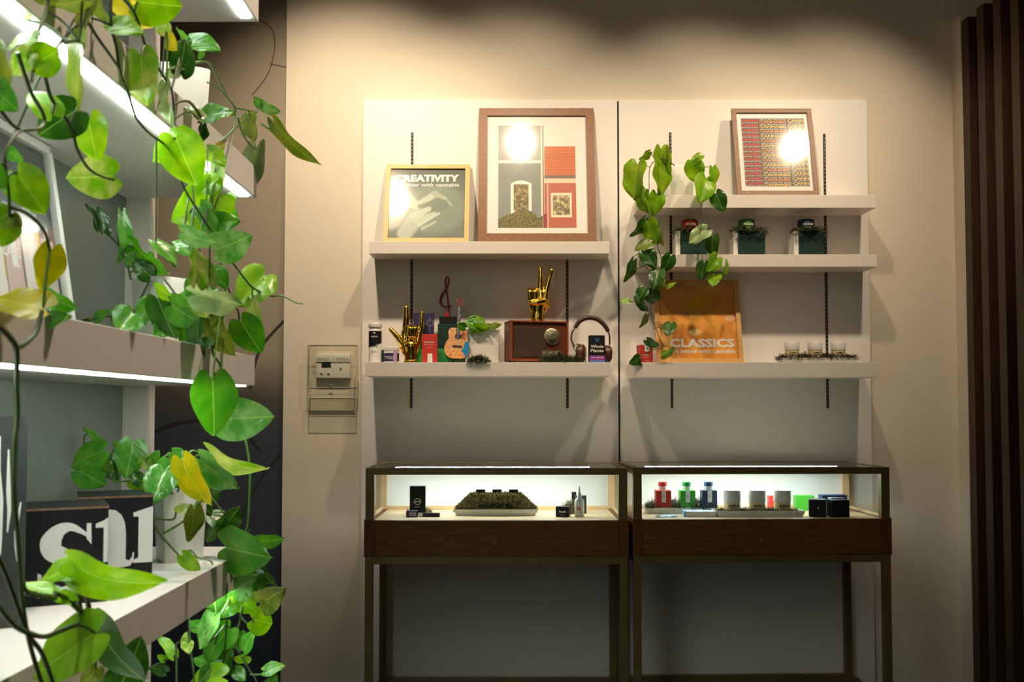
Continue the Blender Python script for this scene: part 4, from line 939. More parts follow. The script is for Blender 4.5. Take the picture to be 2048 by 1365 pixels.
# planter with pothos behind the guitar
pS = base(967, z, 4.34); wS = 66*4.34/F
tS = thing('potted_vine', 'low green potted vine in white square planter between guitar and radio', 'plant', (pS.x, pS.y+wS/2+.002, z))
bpy.data.objects.remove(tS)
Ss = [[(945, 660), (930, 652), (918, 650)], [(960, 660), (955, 645)], [(975, 662), (990, 655), (1000, 660)], [(940, 662), (970, 660), (1000, 664)]]
Sl = [(930, 656, 915, 648, 16, 'g', -.06), (962, 655, 928, 643, 22, 'g', -.04), (966, 656, 956, 630, 16, 'b', -.02), (972, 656, 945, 650, 14, 'b', -.06), (976, 652, 1000, 656, 12, 'v', -.05), (948, 660, 985, 648, 20, 'b', -.03), (985, 656, 1002, 646, 14, 'o'), (940, 648, 952, 634, 16, 'g'), (955, 640, 935, 636, 14, 'g')]
tS = plant('potted_vine', 'low green potted vine in white square planter between guitar and radio', 'plant', (pS.x, pS.y+.05, z), Ss, Sl, lambda x: 4.38, pet=.001, stemr=.0015, smat=M_stemd)
pot('planter', '', pS.x, pS.y+wS/2+.003, z, wS, height(657, z, 4.34), 0, parent=tS, taper=.97)
# moss tufts on this shelf
m_ = base(955, z, 4.27); moss('dark green moss tuft lying before the planter and hanging over the edge', m_.x+.005, m_.y-.008, z, .085, .06, .030, 420, M_mossd, 11, m2=M_mossm, hang=.022)
m_ = base(1125, z, 4.27); moss('wide dark moss clump in front of the radio and headphones', m_.x, m_.y-.000, z, .20, .062, .034, 900, M_mossd, 12, m2=M_mossm)
# radio
def radio():
    D = 4.265; k = D/F; W = 121*k; h = height(641, z, D+.01); dep = .115; fl = base(1022, z, D); rz = R(15)
    t = thing('wooden_radio', 'walnut tabletop radio with round tuning dial under the peace-sign hand', 'radio', (fl.x, fl.y, z), rz)
    zb0 = .008; mb = MB(); e = .007
    mb.box(0, W, 0, dep, h-e, h, M_radio, .0015); mb.box(0, W, 0, dep, zb0, zb0+e, M_radio, .0015); mb.box(W-e, W, 0, dep, zb0, h, M_radio, .0015)
    mb.box(0, e, 0, .003, zb0, h, M_radio, .0005); mb.box(0, e, .003, dep, zb0, h, M_radiod, .0005); mb.box(e, W-e, dep-.006, dep, zb0+e, h-e, M_radiod); mb.build('cabinet', t)
    mb = MB(); mb.box(e, W-e, .008, .012, zb0+e, h-e, M_radiod); mb.build('front_panel', t)
    M_gr = mat('grille_cloth', (.045, .022, .014), .8)
    if 'done' not in M_gr:
        M_gr['done'] = 1; nt = M_gr.node_tree; tc = nt.nodes.new('ShaderNodeTexCoord'); ch = nt.nodes.new('ShaderNodeTexVoronoi'); ch.inputs['Scale'].default_value = 260; nt.links.new(tc.outputs['Object'], ch.inputs['Vector'])
        r = nt.nodes.new('ShaderNodeValToRGB'); nt.links.new(ch.outputs['Distance'], r.inputs[0]); r.color_ramp.elements[0].color = (.01, .006, .004, 1); r.color_ramp.elements[1].color = (.10, .045, .025, 1); nt.links.new(r.outputs[0], nt.nodes['Principled BSDF'].inputs['Base Color'])
    mb = MB(); mb.box(e+.004, W*.62, .005, .008, zb0+e+.012, h-e-.018, M_gr, .001); mb.build('speaker_grille', t)
    text('VICTROLA', e+.006, e+.042, zb0+e+.006, zb0+e+.011, .0045, M_brass, t, bold=.02)
    cx, cz = W*.715, h*.635; R0 = 16.5*k
    mb = MB(); mb.lathe([(R0*.97, .008), (R0, .006), (R0, .002), (R0*.93, .0)], M_brass, 0, 0, 40, 'y'); dl = mb.build('tuning_dial', t, True); dl.location = (cx, 0, cz)
    mb = MB(); mb.lathe([(R0*.40, .0), (R0*.40, -.014), (R0*.36, -.016)], M_brass, 0, 0, 28, 'y'); mb.build('knob', dl, True)
    mb = MB()
    for i in range(28):
        a = R(-60+i*300/27)+R(0); ca, sa = math.sin(a), math.cos(a); q0, q1 = R0*.72, R0*.85
        mb.tube([(ca*q0, -.0003, sa*q0), (ca*q1, -.0003, sa*q1)], .0003, M_blackcard, 4)
    mb.build('scale_marks', dl)
    pw, ph = 21*k, 7.6*k; pz = h*.19+.004; px_ = W*.715; mb = MB()
    mb.prism([(px_-pw+.006, pz-ph), (px_+pw-.006, pz-ph), (px_+pw, pz-ph+.008), (px_+pw, pz+ph-.008), (px_+pw-.006, pz+ph), (px_-pw+.006, pz+ph), (px_-pw, pz+ph-.008), (px_-pw, pz-ph+.008)], .004, .008, M_brass); mb.build('control_plate', t)
    for s in (-1, 0, 1):
        mb = MB(); mb.lathe([(4.6*k, .004), (4.6*k, -.010), (4.0*k, -.012)], M_brass if s < 1 else M_chrome, 0, 0, 20, 'y'); o = mb.build('knob', t, True); o.location = (px_+s*pw*.62, 0, pz)
    for x in (.02, W-.02):
        for yy_ in (.02, dep-.02): mb = MB(); mb.lathe([(.007, 0), (.008, zb0)], M_black, 0, 0, 12); o = mb.build('foot', t); o.location = (x, yy_, 0)
    return z+h
zrad = radio(); hand_peace(zrad)
# headphones
def headphones():
    D = 4.36; k = D/F; b = base(1185, z, D); t = thing('headphones', 'brown leather and chrome over-ear headphones at the right end of the shelf', 'headphones', (b.x, b.y, z))
    def P(px, py, y=0): return Vector(((px-1185)*k, y, (723.5-py)*k))
    pts = smooth_path([P(1150, 652), P(1160, 638), P(1176, 631.5), P(1194, 634), P(1208, 645), P(1217, 659)], 5)
    mb = MB(); n = len(pts); mb.tube(pts, [.0085+.002*math.sin(math.pi*i/n) for i in range(n)], M_leather, 10)
    o = mb.build('headband', t, True)
    for a, b_ in (([P(1152, 650), P(1145, 660), P(1143, 676), P(1150, 690)], 0), ([P(1215.5, 657), P(1219, 668), P(1219.5, 686)], 0)):
        mb = MB(); mb.tube(smooth_path(a, 4), .0042, M_chrome, 8); mb.build('yoke', t, True)
    for cx, cy, ang in ((1163, 702, 20), (1213, 704, -25)):
        c = P(cx, cy); mb = MB(); r0 = 17*k
        mb.lathe([(r0*.7, -.018), (r0, -.010), (r0, .004)], M_radiod, 0, 0, 28, 'y'); mb.lathe([(r0*.98, .004), (r0*1.02, .012), (r0*.8, .020)], M_leather, 0, 0, 28, 'y')
        o = mb.build('ear_cup', t, True); o.location = c+Vector((0, .0, 0)); o.rotation_euler = (0, 0, R(ang+(55 if ang > 0 else -60)))
    mb = MB(); mb.tube([P(1144, 686, -.022), P(1153, 706, -.024), P(1163, 686, -.022)], .0035, M_chrome, 8); mb.tube([P(1150, 685, -.022), P(1160, 685, -.022)], .003, M_chrome, 8); mb.build('hinge_bracket', t, True)
headphones()
def ex(t, W, h, y):
    text('Whole', -W*.42, W*.42, h*.54, h*.65, y, M_lt, t, bold=.03); text('Plants', -W*.42, W*.42, h*.39, h*.50, y, M_lt, t, bold=.03)
    mb = MB(); mb.box(-W*.499, W*.499, y-.0005, y+.001, h*.08, h*.27, M_magenta); mb.box(-W*.499, W*.499, y-.0005, y+.001, .0005, h*.08, M_blue); mb.build('label_band', t)
    text('LIVE PREMIUM', -W*.38, W*.38, h*.17, h*.21, y-.001, M_lt, t, bold=.02)
    mb = MB(); 
    for a in (60, 90, 120): mb.poly([(0, h*.74), (math.cos(R(a-8))*.014, h*.74+math.sin(R(a-8))*.014), (math.cos(R(a))*.022, h*.74+math.sin(R(a))*.022), (math.cos(R(a+8))*.014, h*.74+math.sin(R(a+8))*.014)], y, M_blue)
    mb.build('emblem', t)
carton('black_carton', 'black carton reading Whole Plants with purple band at the right end', 1178, 1209.5, 671, z, 4.29, .035, M_blackcard, R(4), extra=ex)
# ================================================================== RIGHT SHELVES
# vine planter on the top shelf
z = zR1; pR = base(1364, z, 4.34); wR = 58*4.34/F
Ns = [[(1350, 332), (1335, 322), (1318, 318), (1300, 335), (1298, 380), (1295, 420), (1303, 442)], [(1318, 430), (1317, 455), (1315, 490), (1322, 515), (1325, 535), (1321, 562), (1312, 582), (1303, 600), (1302, 630), (1312, 658), (1325, 688), (1345, 698), (1352, 706)],
      [(1300, 430), (1317, 432)], [(1306, 485), (1297, 506), (1290, 528), (1300, 545)], [(1375, 332), (1390, 322), (1402, 345), (1402, 400), (1403, 440), (1400, 462), (1400, 492), (1406, 522), (1412, 555)],
      [(1298, 500), (1270, 512), (1266, 528)], [(1258, 604), (1275, 603), (1292, 598)], [(1326, 690), (1322, 696), (1300, 702), (1276, 720)], [(1412, 548), (1430, 545), (1450, 546)], [(1266, 540), (1290, 532)], [(1318, 440), (1305, 440)]]
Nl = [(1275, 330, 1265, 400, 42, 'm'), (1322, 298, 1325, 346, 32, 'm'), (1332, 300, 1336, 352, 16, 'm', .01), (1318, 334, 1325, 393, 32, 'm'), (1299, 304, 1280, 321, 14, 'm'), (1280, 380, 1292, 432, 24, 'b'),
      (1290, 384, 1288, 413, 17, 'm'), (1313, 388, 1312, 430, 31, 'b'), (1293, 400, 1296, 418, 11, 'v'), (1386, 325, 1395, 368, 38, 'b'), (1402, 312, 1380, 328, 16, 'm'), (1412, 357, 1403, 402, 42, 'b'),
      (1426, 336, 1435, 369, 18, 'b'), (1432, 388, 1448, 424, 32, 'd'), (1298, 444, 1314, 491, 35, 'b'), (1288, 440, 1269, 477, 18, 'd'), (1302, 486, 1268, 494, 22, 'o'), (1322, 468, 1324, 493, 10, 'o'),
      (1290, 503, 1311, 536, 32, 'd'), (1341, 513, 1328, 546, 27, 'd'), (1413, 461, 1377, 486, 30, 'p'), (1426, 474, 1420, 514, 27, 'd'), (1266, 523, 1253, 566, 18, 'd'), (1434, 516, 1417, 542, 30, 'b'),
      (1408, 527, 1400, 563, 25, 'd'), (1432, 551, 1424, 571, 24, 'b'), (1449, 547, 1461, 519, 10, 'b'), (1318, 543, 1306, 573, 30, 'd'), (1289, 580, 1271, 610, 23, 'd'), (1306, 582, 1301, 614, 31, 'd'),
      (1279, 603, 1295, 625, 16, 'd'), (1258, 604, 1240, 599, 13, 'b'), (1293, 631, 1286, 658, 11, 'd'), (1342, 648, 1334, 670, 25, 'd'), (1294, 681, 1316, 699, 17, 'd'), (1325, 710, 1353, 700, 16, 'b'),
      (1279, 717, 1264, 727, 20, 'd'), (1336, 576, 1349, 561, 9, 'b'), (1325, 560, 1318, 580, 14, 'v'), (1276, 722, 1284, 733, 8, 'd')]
tN = plant('potted_vine', 'long trailing vine in white planter on the top right shelf', 'plant', (pR.x, pR.y+wR/2+.004, z), Ns, Nl, lambda x: 4.245, pet=.0014, stemr=.0021, smat=M_stemd)
pot('planter', '', pR.x, pR.y+wR/2+.004, z, wR, height(330, z, 4.34), 0, parent=tN, taper=.95)
# three planted cubes
z = zR2
for (a, b_, lm, tx, lab) in ((1363, 1416.5, M_reddark, 'GREECO', 'red'), (1479, 1533, M_glid, 'TREES', 'green'), (1601, 1652, M_navy, 'CAVIAR', 'dark blue')):
    D = 4.325; W = (b_-a)*D/F; h = height(462, z, D); b = base((a+b_)/2, z, D)
    t = thing('cube_planter', 'dark green fronted cube planter holding the %s lidded jar' % lab, 'planter', (b.x, b.y+W/2, z), R(-1.5), 'cube planters on the middle shelf')
    mb = MB(); mb.box(-W/2-.020, W/2, -W/2+.003, W/2, 0, h, M_pot, .003); mb.build('pot', t)
    mb = MB(); mb.box(-W/2, W/2, -W/2-.001, -W/2+.003, 0, h-.001, M_dgreen, .0006); mb.build('front_card', t)
    mb = MB(); mb.box(-W/2-.01, W/2-.006, -W/2+.008, W/2-.008, h-.002, h+.001, M_soil); mb.build('soil', t)
    cx = (a+b_)/2-(1389.75-1385)
    jb = base(cx, z+h+.001, D); jt = height(438, z+h+.001, D+.02)
    j = thing('lidded_jar', 'jar with a %s lid nested in moss on its cube planter' % lab, 'jar', (jb.x, jb.y+.052, z+h+.001), group='lidded jars on the cube planters')
    r_ = 16.5*D/F; mb = MB(); mb.lathe([(r_*.9, 0), (r_*.95, .003), (r_*.95, jt*.42), (r_*.85, jt*.46)], M_clear if lab != 'red' else M_red, n=26); mb.build('body', j, True)
    mb = MB(); mb.lathe([(r_, jt*.42), (r_*1.02, jt*.45), (r_*1.02, jt*.96), (r_*.97, jt)], lm, n=26); mb.build('lid', j, True)
    text(tx, -r_*.6, r_*.6, jt*.5, jt*.64, -r_*1.04, M_lt, j, bold=.02)
    mb = MB(); mb.poly([(-r_*.32, jt*.1), (r_*.32, jt*.1), (r_*.38, jt*.38), (-r_*.38, jt*.38)], -r_*1.03, {'red': M_red, 'green': LM['b'], 'dark blue': M_grey}[lab]); mb.build('seal', j)
    m_ = moss('dark moss spilling from the cube planter with the %s lidded jar' % lab, b.x-.008, b.y+.035, z+h, W*1.25, .118, .020, 420, M_mossd, 20+int(a) % 9, m2=M_mossm, hang=.034)
# bottom right shelf
z = zR3
def ex(t, W, h, y):
    mb = MB(); mb.box(-W*.18, W*.22, y-.001, y+.001, h*.62, h*1.0, M_whitep); mb.build('seal_tab', t); text('B', -W*.04, W*.08, h*.76, h*.86, y-.0015, M_blackcard, t)
    text('BREEZE', -W*.38, W*.38, h*.40, h*.46, y, M_lt, t, bold=.02); text('PREROLLS', -W*.3, W*.3, h*.28, h*.32, y, M_lt, t, bold=.01); text('SATIVA', -W*.16, W*.16, h*.09, h*.13, y, M_lt, t, bold=.01)
carton('red_carton', 'small red carton with white seal at the left end of the bottom right shelf', 1278, 1304, 690, z, 4.30, .055, M_red, R(12), extra=ex)
D = 4.29; b = base(1640, z, D); W = 156*D/F
def tray(name, label, cx, cy, z, W, dp, h, rz=0, m=None):
    t = thing(name, label, 'tray', (cx, cy, z), rz, 'white display trays'); n = 4; mb = MB(); s = .94; m = m or M_pot
    def rr(w, d, zz): return [(-w, -d, zz), (w, -d, zz), (w, d, zz), (-w, d, zz)]
    rings = [rr(W/2*s, dp/2*s, 0), rr(W/2, dp/2, h), rr(W/2-.004, dp/2-.004, h), rr(W/2*s-.004, dp/2*s-.004, .004)]
    vs = sum(rings, []); fs = [(3, 2, 1, 0)]
    for i in range(3):
        for k in range(4): fs.append((i*4+k, i*4+(k+1) % 4, (i+1)*4+(k+1) % 4, (i+1)*4+k))
    fs.append((12, 13, 14, 15)); mb.add(vs, fs, m); mb.build('dish', t); return t
tray('display_tray', 'long white tray with moss and three jars on the bottom right shelf', b.x, b.y+.045, z, W, .085, .022)
moss('dark moss bed in the tray on the bottom right shelf', b.x, b.y+.045, z+.010, W*1.02, .095, .030, 1300, M_mossd, 31, dome=False, m2=mat('brown_moss', (.05, .03, .015), .9, noise=.4))
for px, wh in ((1588, 'left'), (1634.5, 'middle'), (1681, 'right')):
    t = jar('cream_jar', '%s white lidded cream jar in the moss tray on the bottom right shelf' % wh, px, z+.016, 4.30, 29, 683, .48, M_cream, M_white, M_cream, 'SUPPLY', 'cream jars in the moss tray on the shelf', lidw=1.02)
# ================================================================== DISPLAY CASES
def case(lx, ly, rz, label):
    W = 1.028; dp = .46; t = thing('display_case', label, 'display case', (lx, ly, 0), rz)
    T, RB, DK, DB, RL = 1.0865, 1.060, .883, .740, .711; p = .034
    # metal-and-wood frame parts
    mb = MB(); mb.box(0, W, 0, .032, RB, T, M_bronze, .001); mb.box(0, W, dp-.03, dp, RB, T, M_bronze, .001); mb.box(0, .032, .032, dp-.03, RB, T, M_bronze, .001); mb.box(W-.032, W, .032, dp-.03, RB, T, M_bronze, .001); mb.build('top_frame', t)
    for x0 in (.0, W-p):
        mb = MB(); mb.box(x0, x0+p, 0.002, .034, DK-.001, RB, M_bronze, .001); mb.build('front_post', t)
        mb = MB(); mb.box(x0, x0+.030, dp-.034, dp-.002, DK-.001, RB, M_woodin, .001); mb.build('rear_post', t)
        mb = MB(); xx = x0+.002 if x0 == 0 else W-.008; mb.box(xx, xx+.005, .034, dp-.034, DK, RB, M_glass2); mb.build('side_glass', t)
        mb = MB(); xx = x0+.008 if x0 == 0 else W-.018; mb.box(xx, xx+.010, .034, dp-.034, DK, DK+.012, M_woodin, .001); mb.build('side_rail', t)
    mb = MB(); mb.box(.032, W-.032, .032, dp-.03, T-.006, T-.001, M_glass2); mb.build('top_glass', t)
    mb = MB(); mb.box(p, W-p, .006, .010, DK, RB, M_glass2); mb.build('front_glass', t)
    mb = MB(); mb.box(.030, W-.030, dp-.018, dp-.010, DK+.012, RB, M_caseback); mb.build('back_board', t)
    mb = MB(); mb.box(.020, W-.020, dp-.032, dp-.018, DK, DK+.014, M_woodin, .001); mb.build('rear_rail', t)
    mb = MB(); mb.box(.004, W-.004, .012, dp-.004, DK-.012, DK, M_woodin); mb.build('deck', t)
    mb = MB(); mb.box(.09, W-.13, .226, .262, RB+.008, RB+.0190, M_caseled); mb.build('light_bar', t); mb = MB(); mb.box(.088, W-.128, .2625, .265, RB+.0075, RB+.0200, M_white); mb.box(.088, W-.128, .2290, .2625, RB+.0192, RB+.0204, M_white); mb.build('bar_light_shield', t)  # shield added over the bar to keep its light off the panels above
    mb = MB(); mb.box(-.004, .036, -.003, dp, DB, DK+.002, M_wood_dv, .001); mb.box(W-.036, W+.004, -.003, dp, DB, DK+.002, M_wood_dv, .001); mb.box(.036, W-.036, dp-.02, dp, DB, DK-.013, M_wood_dv); mb.box(.036, W-.036, .03, dp-.02, DB, DB+.01, M_wood_dv); mb.build('base_box', t)
    mb = MB(); mb.box(.0375, W-.0375, -.002, .018, DB+.002, DK-.001, M_wood_d, .0012); dr = mb.build('drawer', t)
    mb = MB(); mb.lathe([(.0105, 0.0), (.0105, -.004), (.009, -.0052)], M_bronze, 0, 0, 24, 'y'); lk = mb.build('lock', dr, True); lk.location = (W*.5-.003, -.002, (DB+DK)/2-.015)
    mb = MB(); mb.box(0, W, 0, .03, RL, DB, M_bronze, .001); mb.box(0, W, dp-.03, dp, RL, DB, M_bronze, .001); mb.box(0, .03, .03, dp-.03, RL, DB, M_bronze, .001); mb.box(W-.03, W, .03, dp-.03, RL, DB, M_bronze, .001); mb.build('stand_frame', t)
    for x0 in (0, W-.03):
        for y0 in (0, dp-.03): mb = MB(); mb.box(x0, x0+.03, y0, y0+.03, 0, RL, M_bronze, .001); mb.build('leg', t)
        mb = MB(); mb.box(x0+.002, x0+.028, .03, dp-.03, .125, .158, M_bronze, .001); mb.build('stretcher', t)
    mb = MB(); mb.box(.03, W-.03, dp-.03, dp-.001, .122, .156, M_bronze, .001); mb.build('stretcher', t)
    return t, DK
c1, DK = case(at(731, 940, 3.94).x, CAMY+3.94, 0, 'left glass-topped display case in dark walnut on a bronze stand')
c2, DK = case(at(1266.5, 940, 3.972).x, CAMY+3.972, R(1.9), 'right glass-topped display case with coloured boxes and cream jars')
# --- contents of case 1
z = DK
def Dz(py): return -(CAMH-z)*F/(818-py)      # depth of a deck point seen at py
def ex(t, W, h, y):
    mb = MB(); P = [(math.cos(a)*.0125, h*.40+math.sin(a)*.0125) for a in np.linspace(0, 2*math.pi, 22)]
    for q in ribbon(P, [.0028]*22): mb.poly([tuple(k) for k in q], y, M_whitep)
    mb.poly([(-.018, h*.37), (.018, h*.41), (.018, h*.435), (-.018, h*.395)], y-.0002, M_whitep); mb.build('emblem', t); text('BRAND', -W*.18, W*.18, h*.19, h*.215, y, M_whitep, t)
D = 4.16
m_ = base(840, z, D); moss('small tuft of moss under the upright black box in the left case', m_.x, m_.y+.02, z, .10, .06, .026, 420, M_mossm, 41, m2=M_mossl)
def ex2(t, W, h, y):
    mb = MB(); P = [(math.cos(a)*.0125, h*.46+math.sin(a)*.0125) for a in np.linspace(0, 2*math.pi, 22)]
    for q in ribbon(P, [.0028]*22): mb.poly([tuple(k) for k in q], y, M_whitep)
    mb.poly([(-.015, h*.42), (.015, h*.47), (.015, h*.50), (-.015, h*.45)], y-.0002, M_whitep); mb.build('emblem', t); text('RESIN', -W*.18, W*.18, h*.26, h*.29, y, M_whitep, t)
carton('black_box', 'upright black box with round white emblem in the left display case', 820.5, 851.5, 973, z, 4.14, .03, M_blackcard, R(2), extra=ex2)
def ex3(t, W, h, y): text('STONE', -W*.2, W*.35, h*.5, h*.75, y, M_whitep, t); text('HOUSE', -W*.2, W*.35, h*.2, h*.42, y, M_whitep, t)
carton('small_purple_box', 'small purple box with white print lying left in the left case', 813, 836, 1022.5, z, 4.05, .03, M_purple, R(5), extra=ex3)
def ex4(t, W, h, y): mb = MB(); mb.box(-W*.5, -W*.3, y-.001, y+.002, 0.0005, h, M_whitep); mb.build('seal_tab', t)
carton('flat_black_box', 'flat black box with a white seal lying beside the small purple box', 838, 880, 1027, z, 4.06, .022, M_blackcard, R(-2), extra=ex4)
D = 4.10; b = base(991.5, z, D)
tray('display_tray', 'white tray under a moss mound in the middle of the left case', b.x, b.y+.05, z, 166*D/F, .10, .026)
mb = MB(); wq = 140*D/F; mb.prism([(-wq/2, 0), (wq/2, 0), (wq*.36, .05), (-wq*.36, .05)], -.025, .025, M_foam); o = mb.build('foam_block', loc=(b.x, b.y+.055, z+.006)); tag(o, 'green foam block half covered by moss in the left case tray', 'foam')
def mound():
    r = random.Random(51); mb = MB(); NX, NZ = 60, 10; vs = []; fs = []
    for side in (-1, 1):
        base_i = len(vs)
        for i in range(NX+1):
            u = -1+2*i/NX; top = .058*min(1, (1-abs(u))*2.6)+.006
            for j in range(NZ+1):
                zf = j/NZ; yy_ = side*(.036*math.cos(zf*math.pi/2)+.001)+r.uniform(-.003, .003)
                if side < 0 and abs(u) < .42 and .2 < zf < .6: yy_ = -.020
                vs.append((u*.168+r.uniform(-.001, .001), yy_, top*zf+r.uniform(-.002, .002)))
        for i in range(NX):
            for j in range(NZ): a = base_i+i*(NZ+1)+j; fs.append((a, a+NZ+1, a+NZ+2, a+1))
    mb.add(vs, fs, M_mossl)
    for i in range(5200):
        u = r.uniform(-1, 1); v = r.uniform(-1, 1)
        top = .060*min(1, (1-abs(u))*2.6)+.010; side = r.random()
        if side < .55: p = Vector((u*.168, v*.032, top+r.uniform(-.006, .006)))
        else:
            zz = r.uniform(.004, top);
            if abs(u) < .42 and .012 < zz < .038 and r.random() < .85: continue
            p = Vector((u*.168, -.035-.008*(1-zz/.07)+r.uniform(-.004, .004), zz))
        L = r.uniform(.008, .016); d = Vector((r.uniform(-1, 1), r.uniform(-1, .3), r.uniform(-.6, 1))).normalized(); s = d.cross(Vector((.2, 1, .1))).normalized()*r.uniform(.0008, .0018)
        d2 = Vector((r.uniform(-1, 1), r.uniform(-1, 1), r.uniform(-1, .7))).normalized(); q = [p-s, p+s, p+d*L*.5+s, p+d*L*.5-s, p+d*L*.5+d2*L*.5]
        mb.add(q, [(0, 1, 2, 3), (3, 2, 4)], M_mossl if r.random() < .6 else M_mossm)
    o = mb.build('moss_mound', loc=(b.x, b.y+.055, z+.012)); tag(o, 'mound of dried olive moss over the tray in the left case', 'moss', kind='stuff')
mound()
for px, wh in ((961, 'left'), (994, 'middle'), (1027, 'right')):
    bb = base(px, z, 4.12); zz = z+.080; t = thing('small_black_box', '%s of three small black boxes set on top of the moss mound' % wh, 'box', (bb.x, bb.y+.045, zz), group='small black boxes on the moss mound')
    mb = MB(); mb.box(-.019, .019, -.014, .014, 0, .022, M_blackcard, .0008); mb.build('body', t); text('hash', -.010, .012, .004, .009, -.0146, M_whitep, t, bold=.02)
# bottle and dark jar on the right of case 1
m_ = base(1142, z, 4.16); moss('tuft of dried moss behind the white dropper bottle in the left case', m_.x, m_.y+.03, z, .075, .05, .06, 520, M_mossl, 44, m2=M_mossm)
carton('dark_carton', 'dark carton rising from the moss behind the white dropper bottle', 1143, 1152, 985, z, 4.24, .02, M_blackcard)
carton('grey_carton', 'grey dark carton just behind the dropper bottle in the left case', 1150, 1172, 992, z, 4.19, .02, mat('grey_card', (.06, .07, .07), .5, noise=.1))
def ex5(t, W, h, y): text('hash', -W*.22, W*.3, h*.42, h*.65, y, M_whitep, t, bold=.03); text('RESIN', -W*.18, W*.18, h*.12, h*.24, y, M_grey, t)
carton('small_black_box', 'small black box lying left of the white dropper bottle', 1112.5, 1139, 1014.5, z, 4.06, .035, M_blackcard, R(-14), extra=ex5)
def dropper():
    D = 4.06; k = D/F; bb = base(1158.5, z, D); t = thing('dropper_bottle', 'white dropper bottle with red logo at the right of the left case', 'bottle', (bb.x, bb.y+.02, z)); r = 9.7*k
    mb = MB(); mb.lathe([(r*.92, 0), (r, .002), (r, 30*k), (r*.85, 34*k), (r*.42, 38*k)], M_white, n=26); mb.build('body', t, True)
    mb = MB(); mb.lathe([(r*.48, 37.5*k), (r*.46, 44*k), (r*.24, 47*k), (r*.16, 58*k), (r*.08, 60*k)], M_white, n=20); mb.build('nozzle', t, True)
    mb = MB(); mb.box(-r*.62, r*.15, -r*1.06, -r*1.0, 13*k, 20*k, M_red); mb.build('logo', t); text('P', -r*.35, r*.0, 14*k, 19*k, -r*1.07, M_whitep, t, bold=.04); text('PURE DROP', -r*.6, r*.7, 8.6*k, 10.8*k, -r*1.02, M_blackcard, t, bold=.02)
dropper()
# --- contents of case 2 (frame slightly turned, same deck height)
D = 4.19; b = base(1361, z, D)
tray('display_tray', 'long white tray with red, green and blue boxes in the right case', b.x, b.y+.035, z, 147*D/F, .085, .024, R(2))
moss('brown moss bed under the red, green and blue boxes', b.x, b.y+.035, z+.010, .295, .085, .045, 1500, M_mossm, 61, dome=False, m2=mat('brown_moss', (.05, .03, .015), .9))
for px, m1, m2_, tx, lab in ((1325.5, M_red, M_red, 'GREECO', 'red'), (1373.5, mat('bright_green_card', (.06, .42, .03), .45, noise=.05), M_green, 'TREES', 'green'), (1417, M_navy, M_navy, 'CAVIAR', 'blue')):
    D2 = 4.185
    def ex6(t, W, h, y):
        text(tx, -W*.38, W*.38, h*.08, h*.16, y, M_whitep, t, bold=.02); mb = MB(); mb.box(-W*.14, W*.14, y-.001, y+.001, h*.42, h*1.0, M_whitep); mb.build('seal_tab', t); text('B', -W*.05, W*.05, h*.66, h*.78, y-.0015, M_grey, t)
    tt = carton('%s_box' % lab, '%s box with white seal tab in the tray of the right case' % lab, px-15, px+15, 982, z+.012, D2, .05, m1, R(1), extra=ex6)
    jb = base(px, z+.012, D2+.0); hb_ = height(982, z+.012, D2); zj = z+.012+hb_
    j = thing('sample_jar', 'small white jar with %s lid standing on the %s box' % (lab, lab), 'jar', (jb.x, jb.y+.028, zj)); rj = .0175; hj = height(965, zj, D2+.01)
    mb = MB(); mb.lathe([(rj*.95, 0), (rj, .002), (rj, hj*.5), (rj*.9, hj*.52)], M_white, n=22); mb.build('body', j, True)
    mb = MB(); mb.lathe([(rj*1.04, hj*.5), (rj*1.04, hj*.97), (rj, hj)], m2_, n=22); mb.build('lid', j, True)
def sachet():
    D = 4.03; bb = base(1336, z, D); mb = MB(); n = 10; vs = []; fs = []
    for i in range(n+1):
        for j in range(7):
            u, v = i/n, j/6; vs.append(((u-.5)*.09+(v-.5)*.02, (v-.5)*.07, .003+.006*math.sin(math.pi*u)*math.sin(math.pi*v)+.0015*math.sin(u*17+v*6)))
    for i in range(n):
        for j in range(6): a = i*7+j; fs.append((a, a+7, a+8, a+1))
    t = thing('foil_sachet', 'silver blue foil sachet lying at the left front of the right case', 'sachet', (bb.x, bb.y+.05, z))
    mb.add(vs, fs, mat('blue_foil', (.55, .66, .78), .25, metal=.5, noise=.1, nscale=50)); mb.build('pouch', t, True)
sachet()
D = 4.05; b = base(1399, z, D); t = thing('flat_box', 'flat white and blue carton lying in front of the coloured boxes', 'box', (b.x, b.y+.04, z), R(-3))
mb = MB(); mb.box(-.062, .062, -.03, .035, 0, .022, M_white, .001); mb.build('body', t); mb = MB(); mb.box(-.063, -.055, -.0305, .0355, 0.0005, .0225, M_ltblue); mb.box(-.055, .062, .01, .0355, .0005, .0226, M_ltblue); mb.build('blue_edge', t)
D = 4.06; b = base(1518, z, D)
tray('display_tray', 'white tray with golden moss and three cream jars in the right case', b.x, b.y+.05, z, 178*D/F, .105, .024, R(1))
moss('golden dried moss bed under the three cream jars', b.x, b.y+.05, z+.008, .345, .095, .018, 1700, M_mossl, 71, dome=False, m2=M_mossm)
for px, wh in ((1465, 'left'), (1515, 'middle'), (1565.5, 'right')):
    jar('cream_jar', '%s cream jar reading SUPPLY on golden moss in the right case' % wh, px, z+.010, 4.08, 33.5, 982, .50, M_cream, M_white, M_cream, 'SUPPLY', 'cream jars in the right display case', lidw=1.02)
b = base(1489, z, 4.25); jar('plain_jar', 'small plain white jar behind the left two cream jars', 1489, z+.0, 4.25, 17, 983, .3, M_white, M_white)
carton('green_flat_box', 'low green box behind the right cream jar in the right case', 1588, 1625, 992, z, 4.30, .04, mat('bright_green_card', (.06, .42, .03), .45), R(2))
